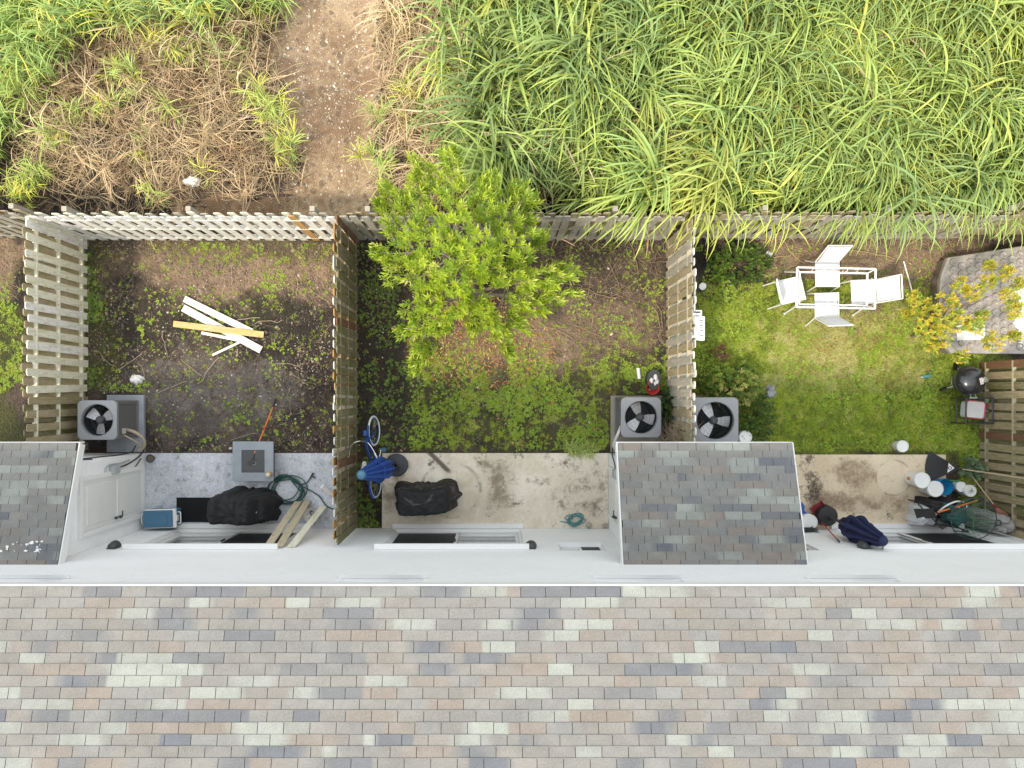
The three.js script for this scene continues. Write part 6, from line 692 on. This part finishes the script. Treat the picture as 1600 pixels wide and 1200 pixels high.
bush('bush', 'dark green leafy bush in the corner by the back fence and pale fence', 'bush', [4.9, 0, -2.72], 0.62, 0.42, 0.45, 150, 9, 0.075, 0.034, (R) => mix3([0.045, 0.1, 0.012], [0.14, 0.22, 0.02], R() ** 1.5), 11);
bush('bush', 'variegated yellow and green leafy bush above the widest condenser', 'bush', [4.68, 0, -0.28], 0.58, 0.42, 0.78, 190, 8, 0.085, 0.045, (R) => { const q = R(); return q < 0.3 ? [0.4, 0.4, 0.12] : q < 0.75 ? [0.15, 0.22, 0.025] : [0.07, 0.13, 0.015]; }, 12);
bush('bush', 'low dark green bush right of the widest condenser', 'bush', [5.2, 0, 0.42], 0.42, 0.52, 0.4, 130, 8, 0.07, 0.034, (R) => mix3([0.04, 0.09, 0.012], [0.11, 0.19, 0.02], R()), 13);
bush('bush', 'reddish brown dried plant above the variegated bush', 'bush', [4.5, 0, -0.9], 0.16, 0.16, 0.4, 24, 8, 0.08, 0.02, (R) => mix3([0.16, 0.07, 0.035], [0.1, 0.06, 0.035], R()), 14);
bush('vine', 'dark green climbing vine at the foot of the pale fence between the two condensers', 'vine', [3.42, 0, 0.22], 0.13, 0.42, 0.55, 50, 8, 0.08, 0.045, (R) => mix3([0.035, 0.08, 0.02], [0.09, 0.17, 0.03], R()), 15);
bush('flowering_plant', 'low plant with broad grey green leaves and pink flower at the fence foot', 'plant', [9.66, 0, 1.42], 0.22, 0.2, 0.28, 26, 8, 0.12, 0.075, (R) => (R() < 0.16 ? [0.5, 0.22, 0.28] : mix3([0.16, 0.25, 0.12], [0.26, 0.33, 0.2], R())), 16);
{ const R = rng(18), o = thing('dry_brush', 'grey brown dried brush heap against the pale fence end', 'brush', [3.48, 0, 0.8]), g = new GB(); for (let i = 0; i < 330; i++) { const a = R() * 6.28, e = R() * 1.3, L = 0.2 + 0.3 * R(), s = V((R() - 0.5) * 0.3, 0.1 + 1.3 * R(), (R() - 0.5) * 0.45), m = s.clone().add(V(L * 0.5 * Math.cos(a) * Math.cos(e), L * 0.4 * Math.sin(e), L * 0.5 * Math.sin(a) * Math.cos(e))), t = m.clone().add(V(L * 0.5 * Math.cos(a + R()), -0.1 * R(), L * 0.5 * Math.sin(a + R()))); g.tube([s, m, t], 0.005, 0.003, vary([0.3, 0.23, 0.16], R, 0.5, 0.1), 4); } mesh('twig', g.build(), std({ vertexColors: true, roughness: 0.95 }), o).userData.kind = 'stuff'; }
{ const R = rng(19), o = thing('shrub', 'sparse shrub with yellow leaves leaning over the dimpled cover', 'shrub', [0, 0, 0]), g = new GB(), st = new GB(), base = V(8.45, 0, -1.25), hub = V(8.5, 0.75, -1.35); st.tube([base, V(8.47, 0.4, -1.28), hub], 0.03, 0.022, [0.2, 0.15, 0.1], 7);
  const L = [[1440, 478, 1.1, .2], [1462, 470, 1.2, .2], [1448, 508, 1.2, .24], [1478, 498, 1.3, .24], [1500, 445, 1.5, .14], [1522, 458, 1.5, .16], [1545, 440, 1.5, .14], [1545, 415, 1.4, .1], [1498, 502, 1.5, .22], [1522, 508, 1.6, .18], [1572, 425, 1.6, .14], [1578, 462, 1.7, .16], [1584, 486, 1.7, .16], [1556, 533, 1.5, .2], [1592, 442, 1.6, .12], [1502, 556, 1.0, .14], [1428, 466, 1.0, .14], [1472, 528, 1.0, .2], [1535, 492, 1.5, .1], [1455, 538, 0.9, .14], [1418, 490, 0.8, .12], [1490, 468, 1.4, .14], [1585, 525, 1.5, .1]];
  for (const [px, py, h, r] of L) { const c = P(px, py, h); limbGeo(st, R, hub, c, 0.012, 0.004, [0.22, 0.17, 0.12]); clump(g, R, c, r, Math.round(18 + 330 * r * r), 8, 0.07, 0.036, (q) => { const t = q(); return t < 0.35 ? [0.6, 0.48, 0.05] : t < 0.75 ? [0.5, 0.5, 0.06] : [0.26, 0.36, 0.04]; }, hub, 0.5); }
  mesh('stem', st.build(), std({ vertexColors: true, roughness: 0.95 }), o); mesh('foliage', g.build(), LEAF, o); }
renderer.render(scene, camera);
